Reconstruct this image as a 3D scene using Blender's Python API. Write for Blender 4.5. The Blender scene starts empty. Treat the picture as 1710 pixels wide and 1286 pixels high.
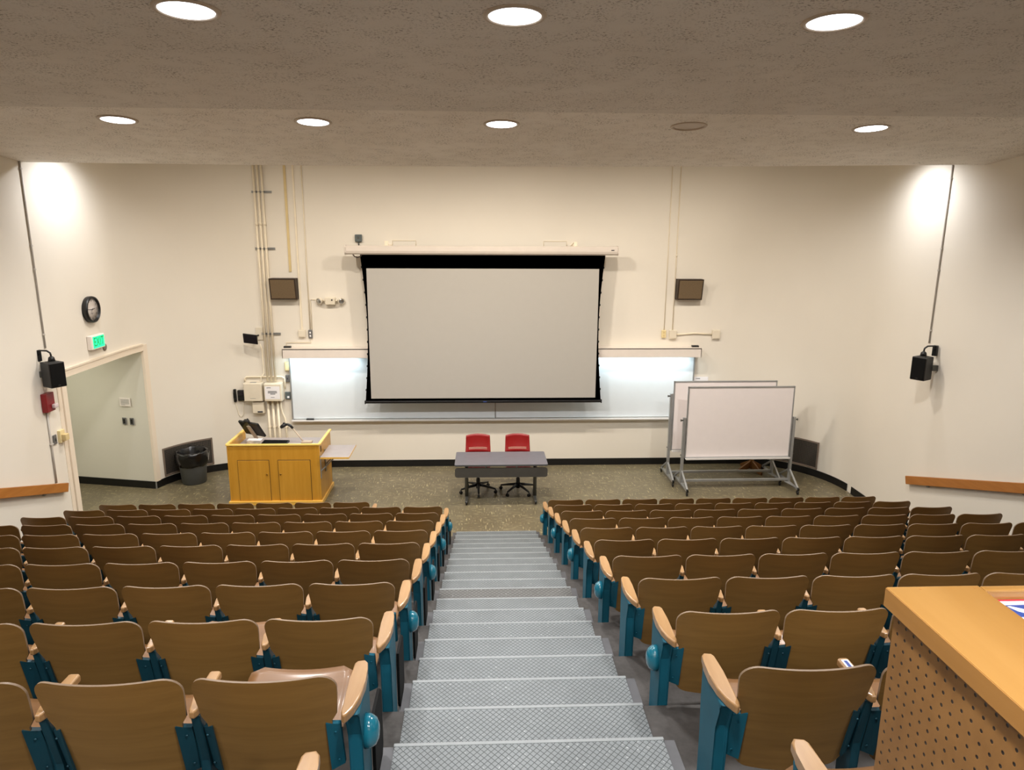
import bpy, bmesh, math, random
from mathutils import Vector, Matrix
random.seed(7)
S = bpy.context.scene
COL = S.collection
R = math.radians

# ------------------------------------------------------------------ camera
CAM = Vector((0, 0, 4.5082)); PITCH, YAW, ROLL = .2181, .0432, .0052
fw = Vector((math.sin(YAW)*math.cos(PITCH), math.cos(YAW)*math.cos(PITCH), -math.sin(PITCH)))
r0 = Vector((math.cos(YAW), -math.sin(YAW), 0)); u0 = r0.cross(fw)
rt = math.cos(ROLL)*r0 + math.sin(ROLL)*u0; up = -math.sin(ROLL)*r0 + math.cos(ROLL)*u0
cd = bpy.data.cameras.new('camera'); cam = bpy.data.objects.new('camera', cd); COL.objects.link(cam)
cd.sensor_width = 36; cd.lens = 1186/1710*36; cd.clip_end = 100; cd.clip_start = .05
cam.matrix_world = Matrix(((rt.x, up.x, -fw.x, CAM.x), (rt.y, up.y, -fw.y, CAM.y), (rt.z, up.z, -fw.z, CAM.z), (0, 0, 0, 1)))
S.camera = cam
def to_px(p):
    d = Vector(p) - CAM; z = d.dot(fw)
    if z < .1: return None
    return 855 + 1186*d.dot(rt)/z, 643 - 1186*d.dot(up)/z

# ------------------------------------------------------------------ materials
def lin(c):
    return tuple((x/255/12.92 if x/255 <= .04045 else ((x/255+.055)/1.055)**2.4) for x in c) + (1,)
class NT:
    def __init__(s, name):
        s.m = bpy.data.materials.new(name); s.m.use_nodes = True
        s.t = s.m.node_tree; s.b = s.t.nodes['Principled BSDF']; s.n = s.t.nodes; s.l = s.t.links
    def new(s, kind, **kw):
        nd = s.n.new(kind)
        for k, v in kw.items(): setattr(nd, k, v)
        return nd
    def link(s, a, b): s.l.new(a, b)
    def coord(s, scale=(1, 1, 1), rot=(0, 0, 0), out='Object'):
        tc = s.new('ShaderNodeTexCoord'); mp = s.new('ShaderNodeMapping')
        mp.inputs['Scale'].default_value = scale; mp.inputs['Rotation'].default_value = rot
        s.link(tc.outputs[out], mp.inputs['Vector']); return mp.outputs['Vector']
    def noise(s, vec, scale, detail=3, rough=.5):
        nz = s.new('ShaderNodeTexNoise'); nz.inputs['Scale'].default_value = scale
        nz.inputs['Detail'].default_value = detail; nz.inputs['Roughness'].default_value = rough
        s.link(vec, nz.inputs['Vector']); return nz.outputs['Fac']
    def ramp(s, fac, stops):
        r = s.new('ShaderNodeValToRGB'); e = r.color_ramp.elements
        while len(e) < len(stops): e.new(.5)
        for i, (p, c) in enumerate(stops): e[i].position = p; e[i].color = c
        s.link(fac, r.inputs['Fac']); return r.outputs['Color']
    def math(s, op, a, b=None, clamp=False):
        nd = s.new('ShaderNodeMath', operation=op); nd.use_clamp = clamp
        for i, v in enumerate((a, b)):
            if v is None: continue
            if isinstance(v, (int, float)): nd.inputs[i].default_value = v
            else: s.link(v, nd.inputs[i])
        return nd.outputs[0]
    def mix(s, fac, a, b, mode='MIX'):
        nd = s.new('ShaderNodeMix', data_type='RGBA', blend_type=mode)
        for i, v in ((0, fac), (6, a), (7, b)):
            if isinstance(v, (int, float)): nd.inputs[i].default_value = v
            elif isinstance(v, tuple): nd.inputs[i].default_value = v
            else: s.link(v, nd.inputs[i])
        return nd.outputs[2]
    def bump(s, h, strength=.2, dist=.01):
        b = s.new('ShaderNodeBump'); b.inputs['Strength'].default_value = strength; b.inputs['Distance'].default_value = dist
        s.link(h, b.inputs['Height']); s.link(b.outputs['Normal'], s.b.inputs['Normal'])
    def set(s, col=None, rough=.5, metal=0, spec=None, coat=0):
        if col is not None:
            if isinstance(col, tuple): s.b.inputs['Base Color'].default_value = col
            else: s.link(col, s.b.inputs['Base Color'])
        s.b.inputs['Roughness'].default_value = rough; s.b.inputs['Metallic'].default_value = metal
        if spec is not None: s.b.inputs['Specular IOR Level'].default_value = spec
        if coat: s.b.inputs['Coat Weight'].default_value = coat; s.b.inputs['Coat Roughness'].default_value = .15
        return s.m
M = {}
def plain(name, rgb, rough=.5, metal=0, vary=.06, spec=None, scale=8, coat=0):
    t = NT(name); c = lin(rgb)
    f = t.noise(t.coord(), scale, 4)
    lo = tuple(x*(1-vary) for x in c[:3])+(1,); hi = tuple(min(1, x*(1+vary)) for x in c[:3])+(1,)
    M[name] = t.set(t.ramp(f, [(.3, lo), (.7, hi)]), rough, metal, spec, coat); return M[name]
def emit(name, rgb, k):
    t = NT(name); t.set(lin(rgb), .5); t.b.inputs['Emission Color'].default_value = lin(rgb); t.b.inputs['Emission Strength'].default_value = k
    M[name] = t.m; return t.m
def wood(name, a, b, rough=.4, scale=(1, 1, 1), grain=14, axis='z', coat=0, vary=0.0, dark=None):
    t = NT(name)
    st = {'x': (.08, 1, 1), 'y': (1, .08, 1), 'z': (1, 1, .08)}[axis]
    v = t.coord(tuple(p*q for p, q in zip(st, scale)))
    f = t.noise(v, grain, 6, .65); g = t.noise(t.coord(), 2.2, 3)
    c = t.ramp(f, [(.3, lin(a)), (.72, lin(b))])
    c = t.mix(t.math('MULTIPLY', g, .35), c, lin(dark or a))
    if vary:
        oi = t.new('ShaderNodeObjectInfo'); hs = t.new('ShaderNodeHueSaturation')
        t.link(c, hs.inputs['Color']); t.link(t.math('ADD', t.math('MULTIPLY', oi.outputs['Random'], vary), 1-vary/2), hs.inputs['Value']); c = hs.outputs['Color']
    M[name] = t.set(c, rough, 0, None, coat); return t.m

# walls: painted plaster
def plaster(name, rgb):
    t = NT(name); v = t.coord()
    f = t.noise(v, .8, 3); c = lin(rgb)
    col = t.ramp(f, [(.3, tuple(x*.96 for x in c[:3])+(1,)), (.7, c)])
    t.bump(t.noise(v, 220, 3), .06, .002); M[name] = t.set(col, .62, 0, .3)
plaster('wall_paint', (230, 223, 210)); plaster('corridor_paint', (222, 218, 204)); plaster('trim_paint', (232, 218, 198))
# ceiling: rough sprayed stucco with small dark pits
def stucco(name, lo, hi):
    t = NT(name); v = t.coord()
    f = t.noise(v, 1.1, 4); c1 = t.ramp(f, [(.3, lin(lo)), (.7, lin(hi))])
    sp = t.ramp(t.noise(v, 60, 4, .7), [(.36, lin((110, 100, 88))), (.47, (1, 1, 1, 1))])
    big = t.ramp(t.noise(v, 5.5, 2), [(.35, (0, 0, 0, 1)), (.62, (1, 1, 1, 1))])
    c2 = t.mix(t.math('MULTIPLY', big, .8), c1, sp, 'MULTIPLY')
    t.bump(t.noise(v, 75, 4, .7), .55, .012); M[name] = t.set(c2, .9, 0, .1)
stucco('ceiling_stucco', (222, 217, 209), (232, 228, 221)); stucco('ceiling_stucco_lit', (238, 233, 224), (246, 242, 235))  # front strip: same stucco in a lighter colour, painting in its brighter light
# vinyl floor tiles with streaked flecks
t = NT('vinyl_tile'); v = t.coord()
ck = t.new('ShaderNodeTexChecker'); ck.inputs['Scale'].default_value = 1/.305; t.link(v, ck.inputs['Vector'])
n1 = t.noise(t.coord((1, 7, 1)), 7, 3, .6); n2 = t.noise(t.coord((7, 1, 1), ), 7, 3, .6)
st = t.mix(ck.outputs['Fac'], n1, n2)
light = t.ramp(st, [(.60, (0, 0, 0, 1)), (.625, (1, 1, 1, 1))])
darkf = t.ramp(st, [(.34, (1, 1, 1, 1)), (.43, (0, 0, 0, 1))])
base = t.ramp(t.noise(v, 1.4, 4), [(.3, lin((101, 92, 71))), (.7, lin((115, 106, 83)))])
wn = t.new('ShaderNodeTexWhiteNoise', noise_dimensions='2D'); sn = t.new('ShaderNodeVectorMath', operation='SNAP'); sn.inputs[1].default_value = (.305, .305, .305)
t.link(v, sn.inputs[0]); t.link(sn.outputs[0], wn.inputs['Vector'])
base = t.mix(t.math('MULTIPLY', wn.outputs['Value'], .22), base, lin((86, 78, 60)))
base = t.mix(t.math('MULTIPLY', darkf, .35), base, lin((74, 66, 50)))
base = t.mix(t.math('MULTIPLY', light, .75), base, lin((178, 166, 126)))
bk = t.new('ShaderNodeTexBrick', offset=0.0, squash=1.0)
for k, val in (('Scale', 1.0), ('Mortar Size', .0018), ('Brick Width', .305), ('Row Height', .305), ('Mortar Smooth', .1)): bk.inputs[k].default_value = val
t.link(v, bk.inputs['Vector'])
base = t.mix(t.math('MULTIPLY', bk.outputs['Fac'], .45), base, lin((68, 60, 47)))
M['vinyl_tile'] = t.set(base, .34, 0, .4)
# concrete platforms
t = NT('platform_concrete'); v = t.coord()
c = t.ramp(t.noise(v, 3.5, 6, .65), [(.3, lin((36, 33, 31))), (.7, lin((66, 62, 60)))])
c = t.mix(t.math('MULTIPLY', t.noise(v, 40, 3), .4), c, lin((92, 89, 86)))
t.bump(t.noise(v, 90, 3), .1, .003); M['platform_concrete'] = t.set(c, .6, 0, .3)
# cheek of the half steps
plain('step_cheek', (70, 70, 73), .55, 0, .15, None, 9)
# diamond tread mats
def tread(name, cell, base, groove, plainband=False):
    t = NT(name); v = t.coord(); sx = t.new('ShaderNodeSeparateXYZ'); t.link(v, sx.inputs[0])
    x = t.math('DIVIDE', sx.outputs['X'], cell); y = t.math('DIVIDE', sx.outputs['Y'], cell*1.15)
    p = t.math('FRACT', t.math('ADD', x, y)); q = t.math('FRACT', t.math('SUBTRACT', x, y))
    w = .15
    ln = t.math('MAXIMUM', t.math('LESS_THAN', p, w), t.math('LESS_THAN', q, w))
    f = t.noise(v, 6, 5, .6)
    c = t.ramp(f, [(.3, tuple(k*.82 for k in lin(base)[:3])+(1,)), (.7, lin(base))])
    glint = t.ramp(t.noise(v, 55, 2), [(.66, (0, 0, 0, 1)), (.74, (1, 1, 1, 1))])
    c = t.mix(t.math('MULTIPLY', glint, .35), c, lin((196, 200, 200)))  # pale specks paint reflections into the mat colour
    c = t.mix(ln, c, lin(groove))
    h = t.math('SUBTRACT', 1.0, ln)
    t.bump(h, .5, .003); M[name] = t.set(c, .5, 0, .4)
tread('tread_mat', .030, (112, 117, 119), (54, 58, 59))
tread('tread_mat_worn', .04, (96, 96, 95), (50, 50, 50))
plain('tread_nosing', (124, 128, 129), .45, 0, .08)
wood('seat_plywood', (118, 86, 42), (138, 104, 55), .42, (1, 1, 3), 10, 'x', 0, .22, (106, 76, 36))
wood('seat_pan_wood', (104, 70, 38), (130, 92, 54), .48, (1, 1, 1), 10, 'x', .1, .12)
wood('plywood_edge', (112, 92, 72), (142, 120, 98), .5, (1, 1, 1), 20, 'x')
wood('arm_oak', (136, 98, 58), (170, 135, 93), .34, (1, 1, 1), 16, 'y', .2, .14, (128, 88, 50))
plain('teal_paint', (18, 80, 98), .5, 0, .12, .25, 5, .0)
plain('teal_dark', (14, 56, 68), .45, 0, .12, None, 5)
plain('teal_lens', (24, 102, 122), .15, 0, .05, None, 5, .6)
plain('black_plastic', (14, 14, 15), .4)
plain('black_matte', (7, 7, 7), .8, 0, .05, .2)
plain('baseboard_black', (8, 8, 8), .45, 0, .1)
wood('birch', (190, 136, 40), (210, 156, 58), .35, (1, 1, 1), 12, 'z', .15, 0, (180, 126, 36))
wood('birch_flat', (214, 160, 60), (240, 196, 100), .3, (1, 1, 1), 8, 'x', .2)
wood('birch_edge', (236, 196, 96), (250, 220, 130), .35, (1, 1, 1), 8, 'x')
wood('podium_top', (150, 108, 53), (176, 134, 77), .3, (1, 1, 1), 4, 'y', .2, 0, (150, 106, 50))
wood('podium_edge', (150, 104, 50), (176, 128, 70), .4, (1, 1, 1), 8, 'y')
wood('rail_oak', (156, 96, 40), (184, 122, 58), .38, (1, 1, 1), 12, 'y', .2)
wood('brown_stand', (104, 66, 28), (132, 88, 42), .45, (1, 1, 1), 12, 'z')
# pegboard with punched holes in a staggered grid
t = NT('pegboard'); v = t.coord(); sx = t.new('ShaderNodeSeparateXYZ'); t.link(v, sx.inputs[0])
cell = .0254
a = t.math('DIVIDE', sx.outputs['Y'], cell); b = t.math('DIVIDE', sx.outputs['Z'], cell)
def dots(ox, oy):
    dx = t.math('SUBTRACT', t.math('FRACT', t.math('ADD', a, ox)), .5); dy = t.math('SUBTRACT', t.math('FRACT', t.math('ADD', b, oy)), .5)
    return t.math('SQRT', t.math('ADD', t.math('MULTIPLY', dx, dx), t.math('MULTIPLY', dy, dy)))
d = dots(0, 0)
hole = t.math('LESS_THAN', d, .13)
c = t.ramp(t.noise(t.coord(), 10, 5, .6), [(.3, lin((122, 84, 42))), (.7, lin((146, 104, 56)))])
c = t.mix(hole, c, lin((40, 24, 10)))
t.bump(t.math('MULTIPLY', t.math('MINIMUM', d, .17), 6), .6, .004); M['pegboard'] = t.set(c, .5)
plain('laminate_grey', (112, 110, 117), .32, 0, .05)
plain('laminate_edge', (74, 74, 74), .5)
plain('modesty_grey', (72, 69, 64), .55)
plain('metal_grey', (158, 159, 158), .32, .45, .06); plain('tray_white', (228, 225, 222), .3, .1, .02); plain('shelf_laminate', (158, 148, 146), .35, 0, .05)
plain('metal_dark', (84, 84, 80), .4, .4, .06)
plain('chrome', (190, 190, 190), .2, .9, .03)
plain('brass', (150, 112, 44), .3, .8, .05)
plain('red_plastic', (138, 14, 15), .4, 0, .06)
plain('alarm_red', (128, 14, 22), .4, 0, .08)
plain('lens_clear', (205, 190, 190), .15, 0, .05)
plain('white_board', (234, 226, 224), .25, 0, .01)
plain('wall_board', (220, 226, 230), .22, 0, .01)
plain('screen_white', (174, 170, 163), .85, 0, .008, .1)
plain('housing_white', (204, 194, 183), .45, 0, .02)
plain('hood_white', (226, 216, 206), .5, 0, .02)
plain('conduit_cream', (236, 224, 200), .5, 0, .04)
plain('conduit_yellow', (214, 192, 140), .5, 0, .04)
plain('conduit_grey', (186, 180, 172), .45, 0, .04)
plain('cabinet_cream', (222, 212, 192), .45, 0, .03)
plain('box_grey', (84, 92, 92), .5, 0, .06)
plain('switch_grey', (112, 112, 112), .4, .3, .05)
plain('outlet_yellow', (226, 208, 158), .45, 0, .03)
plain('grille_brown', (106, 88, 64), .9, 0, .08, None, 60)
plain('frame_brown', (52, 38, 26), .6, 0, .1)
plain('paper', (238, 236, 238), .7, 0, .01)
plain('ink', (50, 50, 56), .8)
plain('ink_blue', (44, 66, 134), .6, 0, .03)
plain('ink_red', (190, 40, 60), .6, 0, .03)
plain('bin_grey', (92, 96, 98), .5, 0, .05)
plain('screen_glass', (16, 8, 22), .15, 0, .1)
plain('clock_face', (236, 226, 218), .5, 0, .01)
plain('fixture_ring', (186, 170, 150), .5, 0, .05)
plain('lens_off', (196, 178, 152), .4, 0, .05)
plain('disc_grey', (120, 106, 94), .6, 0, .05)
plain('bag_black', (12, 12, 13), .25, 0, .2)
plain('sign_white', (236, 228, 220), .4, 0, .02)
plain('green_dark', (10, 120, 74), .5)
emit('lamp_glow', (238, 243, 255), 9)
emit('exit_green', (20, 235, 140), 1.3)
# vent grid
t = NT('vent_grid'); v = t.coord(out='UV'); sx = t.new('ShaderNodeSeparateXYZ'); t.link(v, sx.inputs[0])
fx = t.math('FRACT', t.math('DIVIDE', sx.outputs['X'], .027)); fy = t.math('FRACT', t.math('DIVIDE', sx.outputs['Y'], .027))
g = t.math('MAXIMUM', t.math('LESS_THAN', fx, .2), t.math('LESS_THAN', fy, .2))
M['vent_grid'] = t.set(t.mix(g, lin((10, 9, 8)), lin((92, 84, 74))), .6)

# ------------------------------------------------------------------ mesh helpers
class MB:
    def __init__(s): s.bm = bmesh.new(); s.uv = None
    def _add(s, verts, faces, mi=0, smooth=False):
        vs = [s.bm.verts.new(v) for v in verts]; out = []
        for f in faces:
            try:
                fc = s.bm.faces.new([vs[i] for i in f]); fc.material_index = mi; fc.smooth = smooth; out.append(fc)
            except ValueError: pass
        return vs, out
    def box(s, lo, hi, bev=0, mi=0, mat=None, seg=2):
        x0, y0, z0 = lo; x1, y1, z1 = hi
        vs, fs = s._add([(x0, y0, z0), (x1, y0, z0), (x1, y1, z0), (x0, y1, z0), (x0, y0, z1), (x1, y0, z1), (x1, y1, z1), (x0, y1, z1)],
                        [(3, 2, 1, 0), (4, 5, 6, 7), (0, 1, 5, 4), (1, 2, 6, 5), (2, 3, 7, 6), (3, 0, 4, 7)], mi)
        if bev:
            es = list({e for f in fs for e in f.edges})
            r = bmesh.ops.bevel(s.bm, geom=es, offset=bev, segments=seg, affect='EDGES', profile=.5)
            vs = list({v for f in r['faces'] for v in f.verts} | {v for v in vs if v.is_valid})
            for f in r['faces']: f.material_index = mi
        if mat is not None:
            for v in {v for v in vs if v.is_valid}: v.co = mat @ v.co
        return s
    def bar(s, a, b, w, h, mi=0, bev=0, upv=(0, 0, 1)):
        a = Vector(a); b = Vector(b); d = (b-a); L = d.length; d.normalize(); u = Vector(upv)
        if abs(d.dot(u)) > .98: u = Vector((0, 1, 0))
        x = d.cross(u).normalized(); u = x.cross(d)
        m = Matrix(((x.x, d.x, u.x, a.x), (x.y, d.y, u.y, a.y), (x.z, d.z, u.z, a.z), (0, 0, 0, 1)))
        return s.box((-w/2, 0, -h/2), (w/2, L, h/2), bev, mi, m)
    def tube(s, pts, r, n=10, mi=0, cap=True):
        pts = [Vector(p) for p in pts]; rs = r if isinstance(r, (list, tuple)) else [r]*len(pts)
        rings = []; prev = None
        for i, p in enumerate(pts):
            d = (pts[min(i+1, len(pts)-1)] - pts[max(i-1, 0)]).normalized()
            if prev is None:
                u = Vector((0, 0, 1)) if abs(d.z) < .9 else Vector((0, 1, 0))
                x = d.cross(u).normalized()
            else: x = (prev - d*prev.dot(d)).normalized()
            y = d.cross(x); prev = x
            rings.append([s.bm.verts.new(p + rs[i]*(math.cos(2*math.pi*k/n)*x + math.sin(2*math.pi*k/n)*y)) for k in range(n)])
        for a, b in zip(rings, rings[1:]):
            for k in range(n):
                f = s.bm.faces.new((a[k], a[(k+1) % n], b[(k+1) % n], b[k])); f.smooth = True; f.material_index = mi
        if cap:
            f = s.bm.faces.new(rings[0][::-1]); f.material_index = mi; f = s.bm.faces.new(rings[-1]); f.material_index = mi
        return s
    def lathe(s, prof, c=(0, 0, 0), axis=(0, 0, 1), n=24, mi=0, jitter=None):
        c = Vector(c); az = Vector(axis).normalized()
        ax = az.orthogonal().normalized(); ay = az.cross(ax); rings = []
        for j, (r, h) in enumerate(prof):
            ring = []
            for k in range(n):
                rr, hh = r, h
                if jitter: rr, hh = jitter(j, k, r, h)
                a = 2*math.pi*k/n
                ring.append(s.bm.verts.new(c + az*hh + rr*(math.cos(a)*ax + math.sin(a)*ay)))
            rings.append(ring)
        for a, b in zip(rings, rings[1:]):
            for k in range(n):
                f = s.bm.faces.new((a[k], a[(k+1) % n], b[(k+1) % n], b[k])); f.smooth = True; f.material_index = mi
        for ring, rev in ((rings[0], True), (rings[-1], False)):
            f = s.bm.faces.new(ring[::-1] if rev else ring); f.material_index = mi
        return s
    def prism(s, poly, ax, lo, hi, bev=0, mi=0, seg=2):
        """extrude 2-D polygon along axis ax ('x','y','z')"""
        def P(a, b, h): return {'x': (h, a, b), 'y': (a, h, b), 'z': (a, b, h)}[ax]
        n = len(poly)
        vs, fs = s._add([P(a, b, lo) for a, b in poly] + [P(a, b, hi) for a, b in poly],
                        [tuple(range(n))[::-1], tuple(range(n, 2*n))] + [(i, (i+1) % n, n+(i+1) % n, n+i) for i in range(n)], mi)
        if bev:
            es = [e for e in {e for f in fs[:2] for e in f.edges}]
            r = bmesh.ops.bevel(s.bm, geom=es, offset=bev, segments=seg, affect='EDGES', profile=.5)
            for f in r['faces']: f.material_index = mi
        return s
    def quad(s, *pts, mi=0): s._add(pts, [tuple(range(len(pts)))], mi); return s
    def text(s, txt, size, mat, depth=.002, mi=0):
        cu = bpy.data.curves.new('tmp', 'FONT'); cu.body = txt; cu.size = size; cu.extrude = depth; cu.align_x = 'CENTER'; cu.align_y = 'CENTER'
        ob = bpy.data.objects.new('tmp', cu); me = bpy.data.meshes.new_from_object(ob)
        n0 = len(s.bm.verts); s.bm.from_mesh(me); s.bm.verts.ensure_lookup_table()
        for v in list(s.bm.verts)[n0:]: v.co = mat @ v.co
        bpy.data.objects.remove(ob); bpy.data.curves.remove(cu); bpy.data.meshes.remove(me); return s
    def mesh(s, name, *mats, recalc=True, smooth_angle=None):
        if recalc: bmesh.ops.recalc_face_normals(s.bm, faces=s.bm.faces)
        me = bpy.data.meshes.new(name); s.bm.to_mesh(me); s.bm.free()
        for m in mats: me.materials.append(M[m])
        return me
    def obj(s, name, *mats, parent=None, recalc=True):
        me = s.mesh(name, *mats, recalc=recalc)
        return put(name, me, parent)
def put(name, me, parent=None):
    o = bpy.data.objects.new(name, me); COL.objects.link(o)
    if parent is not None: o.parent = parent
    return o
def tag(o, label, cat, group=None):
    o['label'] = label; o['category'] = cat
    if group: o['group'] = group
    return o
def thing(name, label, cat, loc=(0, 0, 0), rz=0, group=None):
    o = bpy.data.objects.new(name, None); COL.objects.link(o); o.empty_display_size = .1
    o.location = loc; o.rotation_euler.z = rz; return tag(o, label, cat, group)
def struct(o): o['kind'] = 'structure'; return o
def copy_tree(o, parent=None):
    c = o.copy(); COL.objects.link(c); c.parent = parent
    for ch in list(o.children): copy_tree(ch, c)
    return c
def face_mat(origin, xdir, ydir):
    x = Vector(xdir).normalized(); y = Vector(ydir).normalized(); z = x.cross(y)
    return Matrix(((x.x, y.x, z.x, origin[0]), (x.y, y.y, z.y, origin[1]), (x.z, y.z, z.z, origin[2]), (0, 0, 0, 1)))

# ------------------------------------------------------------------ room layout
XL, XR, YW = -5.78, 6.43, 13.12
PITCHY, RISE, Y0 = .7865, .2433, 9.3637
nose = lambda r: Y0 - PITCHY*(r-1)          # front edge of the platform just behind row r
flr = lambda r: RISE*(r-1)                  # floor level of row r
YB, ZTOP = -2.6, 6.2; ZST = 5.82
# wall outline in plan, front wall with rounded corners
def arc(cx, cy, rx, ry, a0, a1, n=18):
    return [(cx + rx*math.cos(R(a0+(a1-a0)*i/n)), cy + ry*math.sin(R(a0+(a1-a0)*i/n))) for i in range(n+1)]
left_arc = arc(-4.3, 11.6, 1.48, 1.52, 163, 90, 18)
right_arc = arc(4.88, 11.45, 1.55, 1.67, 90, 0, 22)
outline = left_arc + right_arc
def ribbon(name, pts, z0, z1, mat, thick=0.0, inward=None):
    b = MB(); n = len(pts)
    vs = [b.bm.verts.new((x, y, z)) for z in (z0, z1) for x, y in pts]
    for i in range(n-1):
        f = b.bm.faces.new((vs[i], vs[i+1], vs[n+i+1], vs[n+i])); f.smooth = True
    return b
DY0, DY1, DZ = 9.86, 12.04, 2.45           # doorway in the left wall
jamb = left_arc[0]; JX = jamb[0]
pre = arc(-4.3, 11.6, 1.48, 1.52, 180, 163, 5)[:-1]
full = pre + outline; k0 = len(pre)
b = MB(); zl = (-.05, DZ, ZTOP)
g = [[b.bm.verts.new((x, y, z)) for x, y in full] for z in zl]
for q in range(2):
    for i in range(len(full)-1):
        if q == 0 and i < k0: continue
        f = b.bm.faces.new((g[q][i], g[q][i+1], g[q+1][i+1], g[q+1][i])); f.smooth = True
struct(b.obj('wall_front', 'wall_paint', recalc=False))
b = MB()
def wallq(b, y0, y1, z0, z1, x): b.quad((x, y0, z0), (x, y1, z0), (x, y1, z1), (x, y0, z1))
wallq(b, YB, DY0, -.05, ZTOP, XL); wallq(b, DY0, 11.6, DZ, ZTOP, XL)
struct(b.obj('wall_left', 'wall_paint'))
b = MB(); wallq(b, YB, 11.45, -.05, ZTOP, XR); struct(b.obj('wall_right', 'wall_paint'))
b = MB(); b.quad((XL, YB, 2), (XR, YB, 2), (XR, YB, ZTOP), (XL, YB, ZTOP)); struct(b.obj('wall_back', 'wall_paint'))
# corridor beyond the doorway
b = MB(); cz = 2.75
b.quad((JX-.005, DY1, -.02), (-8.6, 12.66, -.02), (-8.6, 12.66, cz), (JX-.005, DY1, cz))
b.quad((-8.6, 12.66, -.02), (-8.6, DY0-.2, -.02), (-8.6, DY0-.2, cz), (-8.6, 12.66, cz))
b.quad((-8.6, DY0-.2, -.02), (XL-.02, DY0-.2, -.02), (XL-.02, DY0-.2, cz), (-8.6, DY0-.2, cz))
struct(b.obj('wall_corridor', 'corridor_paint'))
b = MB(); b.quad((XL-.02, DY1, cz), (-8.6, 12.66, cz), (-8.6, DY0-.2, cz), (XL-.02, DY0-.2, cz)); struct(b.obj('ceiling_corridor', 'corridor_paint'))
# door casing (white painted frame)
b = MB(); cw = .105; JX = jamb[0]
b.box((XL-.14, DY0-cw, 0), (XL+.025, DY0, DZ+cw), .004)
b.box((XL-.05, DY0-cw-.09, 0), (XL+.008, DY0-cw-.012, DZ+.06), .003)
lint = [(XL-.10, DY0), (XL-.10, DY1), (JX+.022, DY1), (XL+.05, 11.78), (XL+.027, 11.4), (XL+.025, DY0)]
b.prism(lint, 'z', DZ, DZ+cw)
b.prism([(x+(.012 if x > XL else 0), y) for x, y in lint], 'z', DZ+cw-.008, DZ+cw+.018)
b.prism([(JX-.02, DY1), (JX+.022, DY1), (JX+.05, DY1+.085), (JX+.02, DY1+.09)], 'z', .13, DZ+cw)
struct(b.obj('trim_1', 'trim_paint'))
# floor of the stage area
b = MB()
pts = [(XL, 8.2)] + [(XL, DY1)] + left_arc + right_arc + [(XR, 8.2)]
b.quad(*[(x, y, 0) for x, y in pts[::-1]])
b.quad((-8.7, 9.5, -.001), (XL+.001, 9.5, -.001), (XL+.001, 12.75, -.001), (-8.7, 12.75, -.001))
o = b.obj('floor', 'vinyl_tile'); struct(o)
# stepped seating platforms
NR = 15; AX0, AX1 = -.438, .838
b = MB()
for r in range(2, NR+1):
    yn = nose(r-1); yb = nose(r) if r < NR else YB
    z = flr(r)
    b.quad((XL, yb, z), (XR, yb, z), (XR, yn, z), (XL, yn, z))
    b.quad((XL, yn, z-RISE), (XL, yn, z), (XR, yn, z), (XR, yn, z-RISE))
struct(b.obj('floor_platforms', 'platform_concrete'))
# aisle stairs: half steps with dark cheeks and diamond tread mats
st = bpy.data.objects.new('floor_stairs', None); COL.objects.link(st); struct(st)
b = MB(); TX0, TX1 = -.383, .786
for r in range(1, NR):
    yn = nose(r) + PITCHY/2 if r == 1 else nose(r-1) - PITCHY/2 - .0
    z = flr(r) + RISE/2
    b.box((AX0, nose(r), flr(r)-.01), (AX1, yn, z), 0)
b.obj('step', 'step_cheek', parent=st)
def treadmat(y0, y1, z, mat='tread_mat', band=0):
    b = MB(); b.box((TX0, y0, z), (TX1, y1-.012, z+.011), 0)
    if band: b.box((TX0, y0-.001, z), (TX1, y0+band, z+.0125), 0, 1)
    b.box((TX0-.004, y1-.012, z), (TX1+.004, y1+.008, z+.0135), .003, 1)
    b.box((TX0-.004, y1-.006, z-RISE/2+.012), (TX1+.004, y1+.004, z+.0), 0, 1)
    return b.obj('tread', mat, 'tread_nosing', parent=st)
for r in range(1, 14):
    # half step in front of platform r+1, then the platform itself
    ym = nose(r) + PITCHY/2
    o = treadmat(nose(r)+.004, ym, flr(r)+RISE/2, *(('tread_mat_worn', .13) if r == 6 else ()))
    if r == 6: o['label'] = 'worn tread with a coarser darker diamond pattern'
    treadmat(nose(r+1)+PITCHY/2+.004, nose(r), flr(r+1))
# ceiling: sloping soffit over the seats, stopping short of the front wall, then the higher stage ceiling
zc1 = lambda y: 5.66 - .05*(y-4.29); YC = 6.83; zc2 = lambda y: zc1(YC) - .09*(y-YC)
edge = [(XL, 9.60), (-3, 9.66), (.3, 9.63), (3.4, 9.45), (XR, 9.18)]
b = MB()
b.quad((XL, YB, zc1(YB)), (XR, YB, zc1(YB)), (XR, YC-.06, zc1(YC)), (XL, YC+.03, zc1(YC)))
n = len(edge)
cre = [(x, YC+.03-.09*(x-XL)/(XR-XL)) for x, y in edge]
for (x0, y0), (x1, y1), (c0, d0), (c1, d1) in zip(edge, edge[1:], cre, cre[1:]):
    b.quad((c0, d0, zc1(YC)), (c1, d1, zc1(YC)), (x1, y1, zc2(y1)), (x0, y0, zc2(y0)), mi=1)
    b.quad((x0, y0, zc2(y0)), (x1, y1, zc2(y1)), (x1, y1, ZST+.1), (x0, y0, ZST+.1))
struct(b.obj('ceiling', 'ceiling_stucco', 'ceiling_stucco_lit', recalc=False))
b = MB(); b.quad((XL, 8.5, ZST), (XR, 8.5, ZST), (XR, YW+.05, ZST), (XL, YW+.05, ZST)); struct(b.obj('ceiling_stage', 'wall_paint'))
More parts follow.
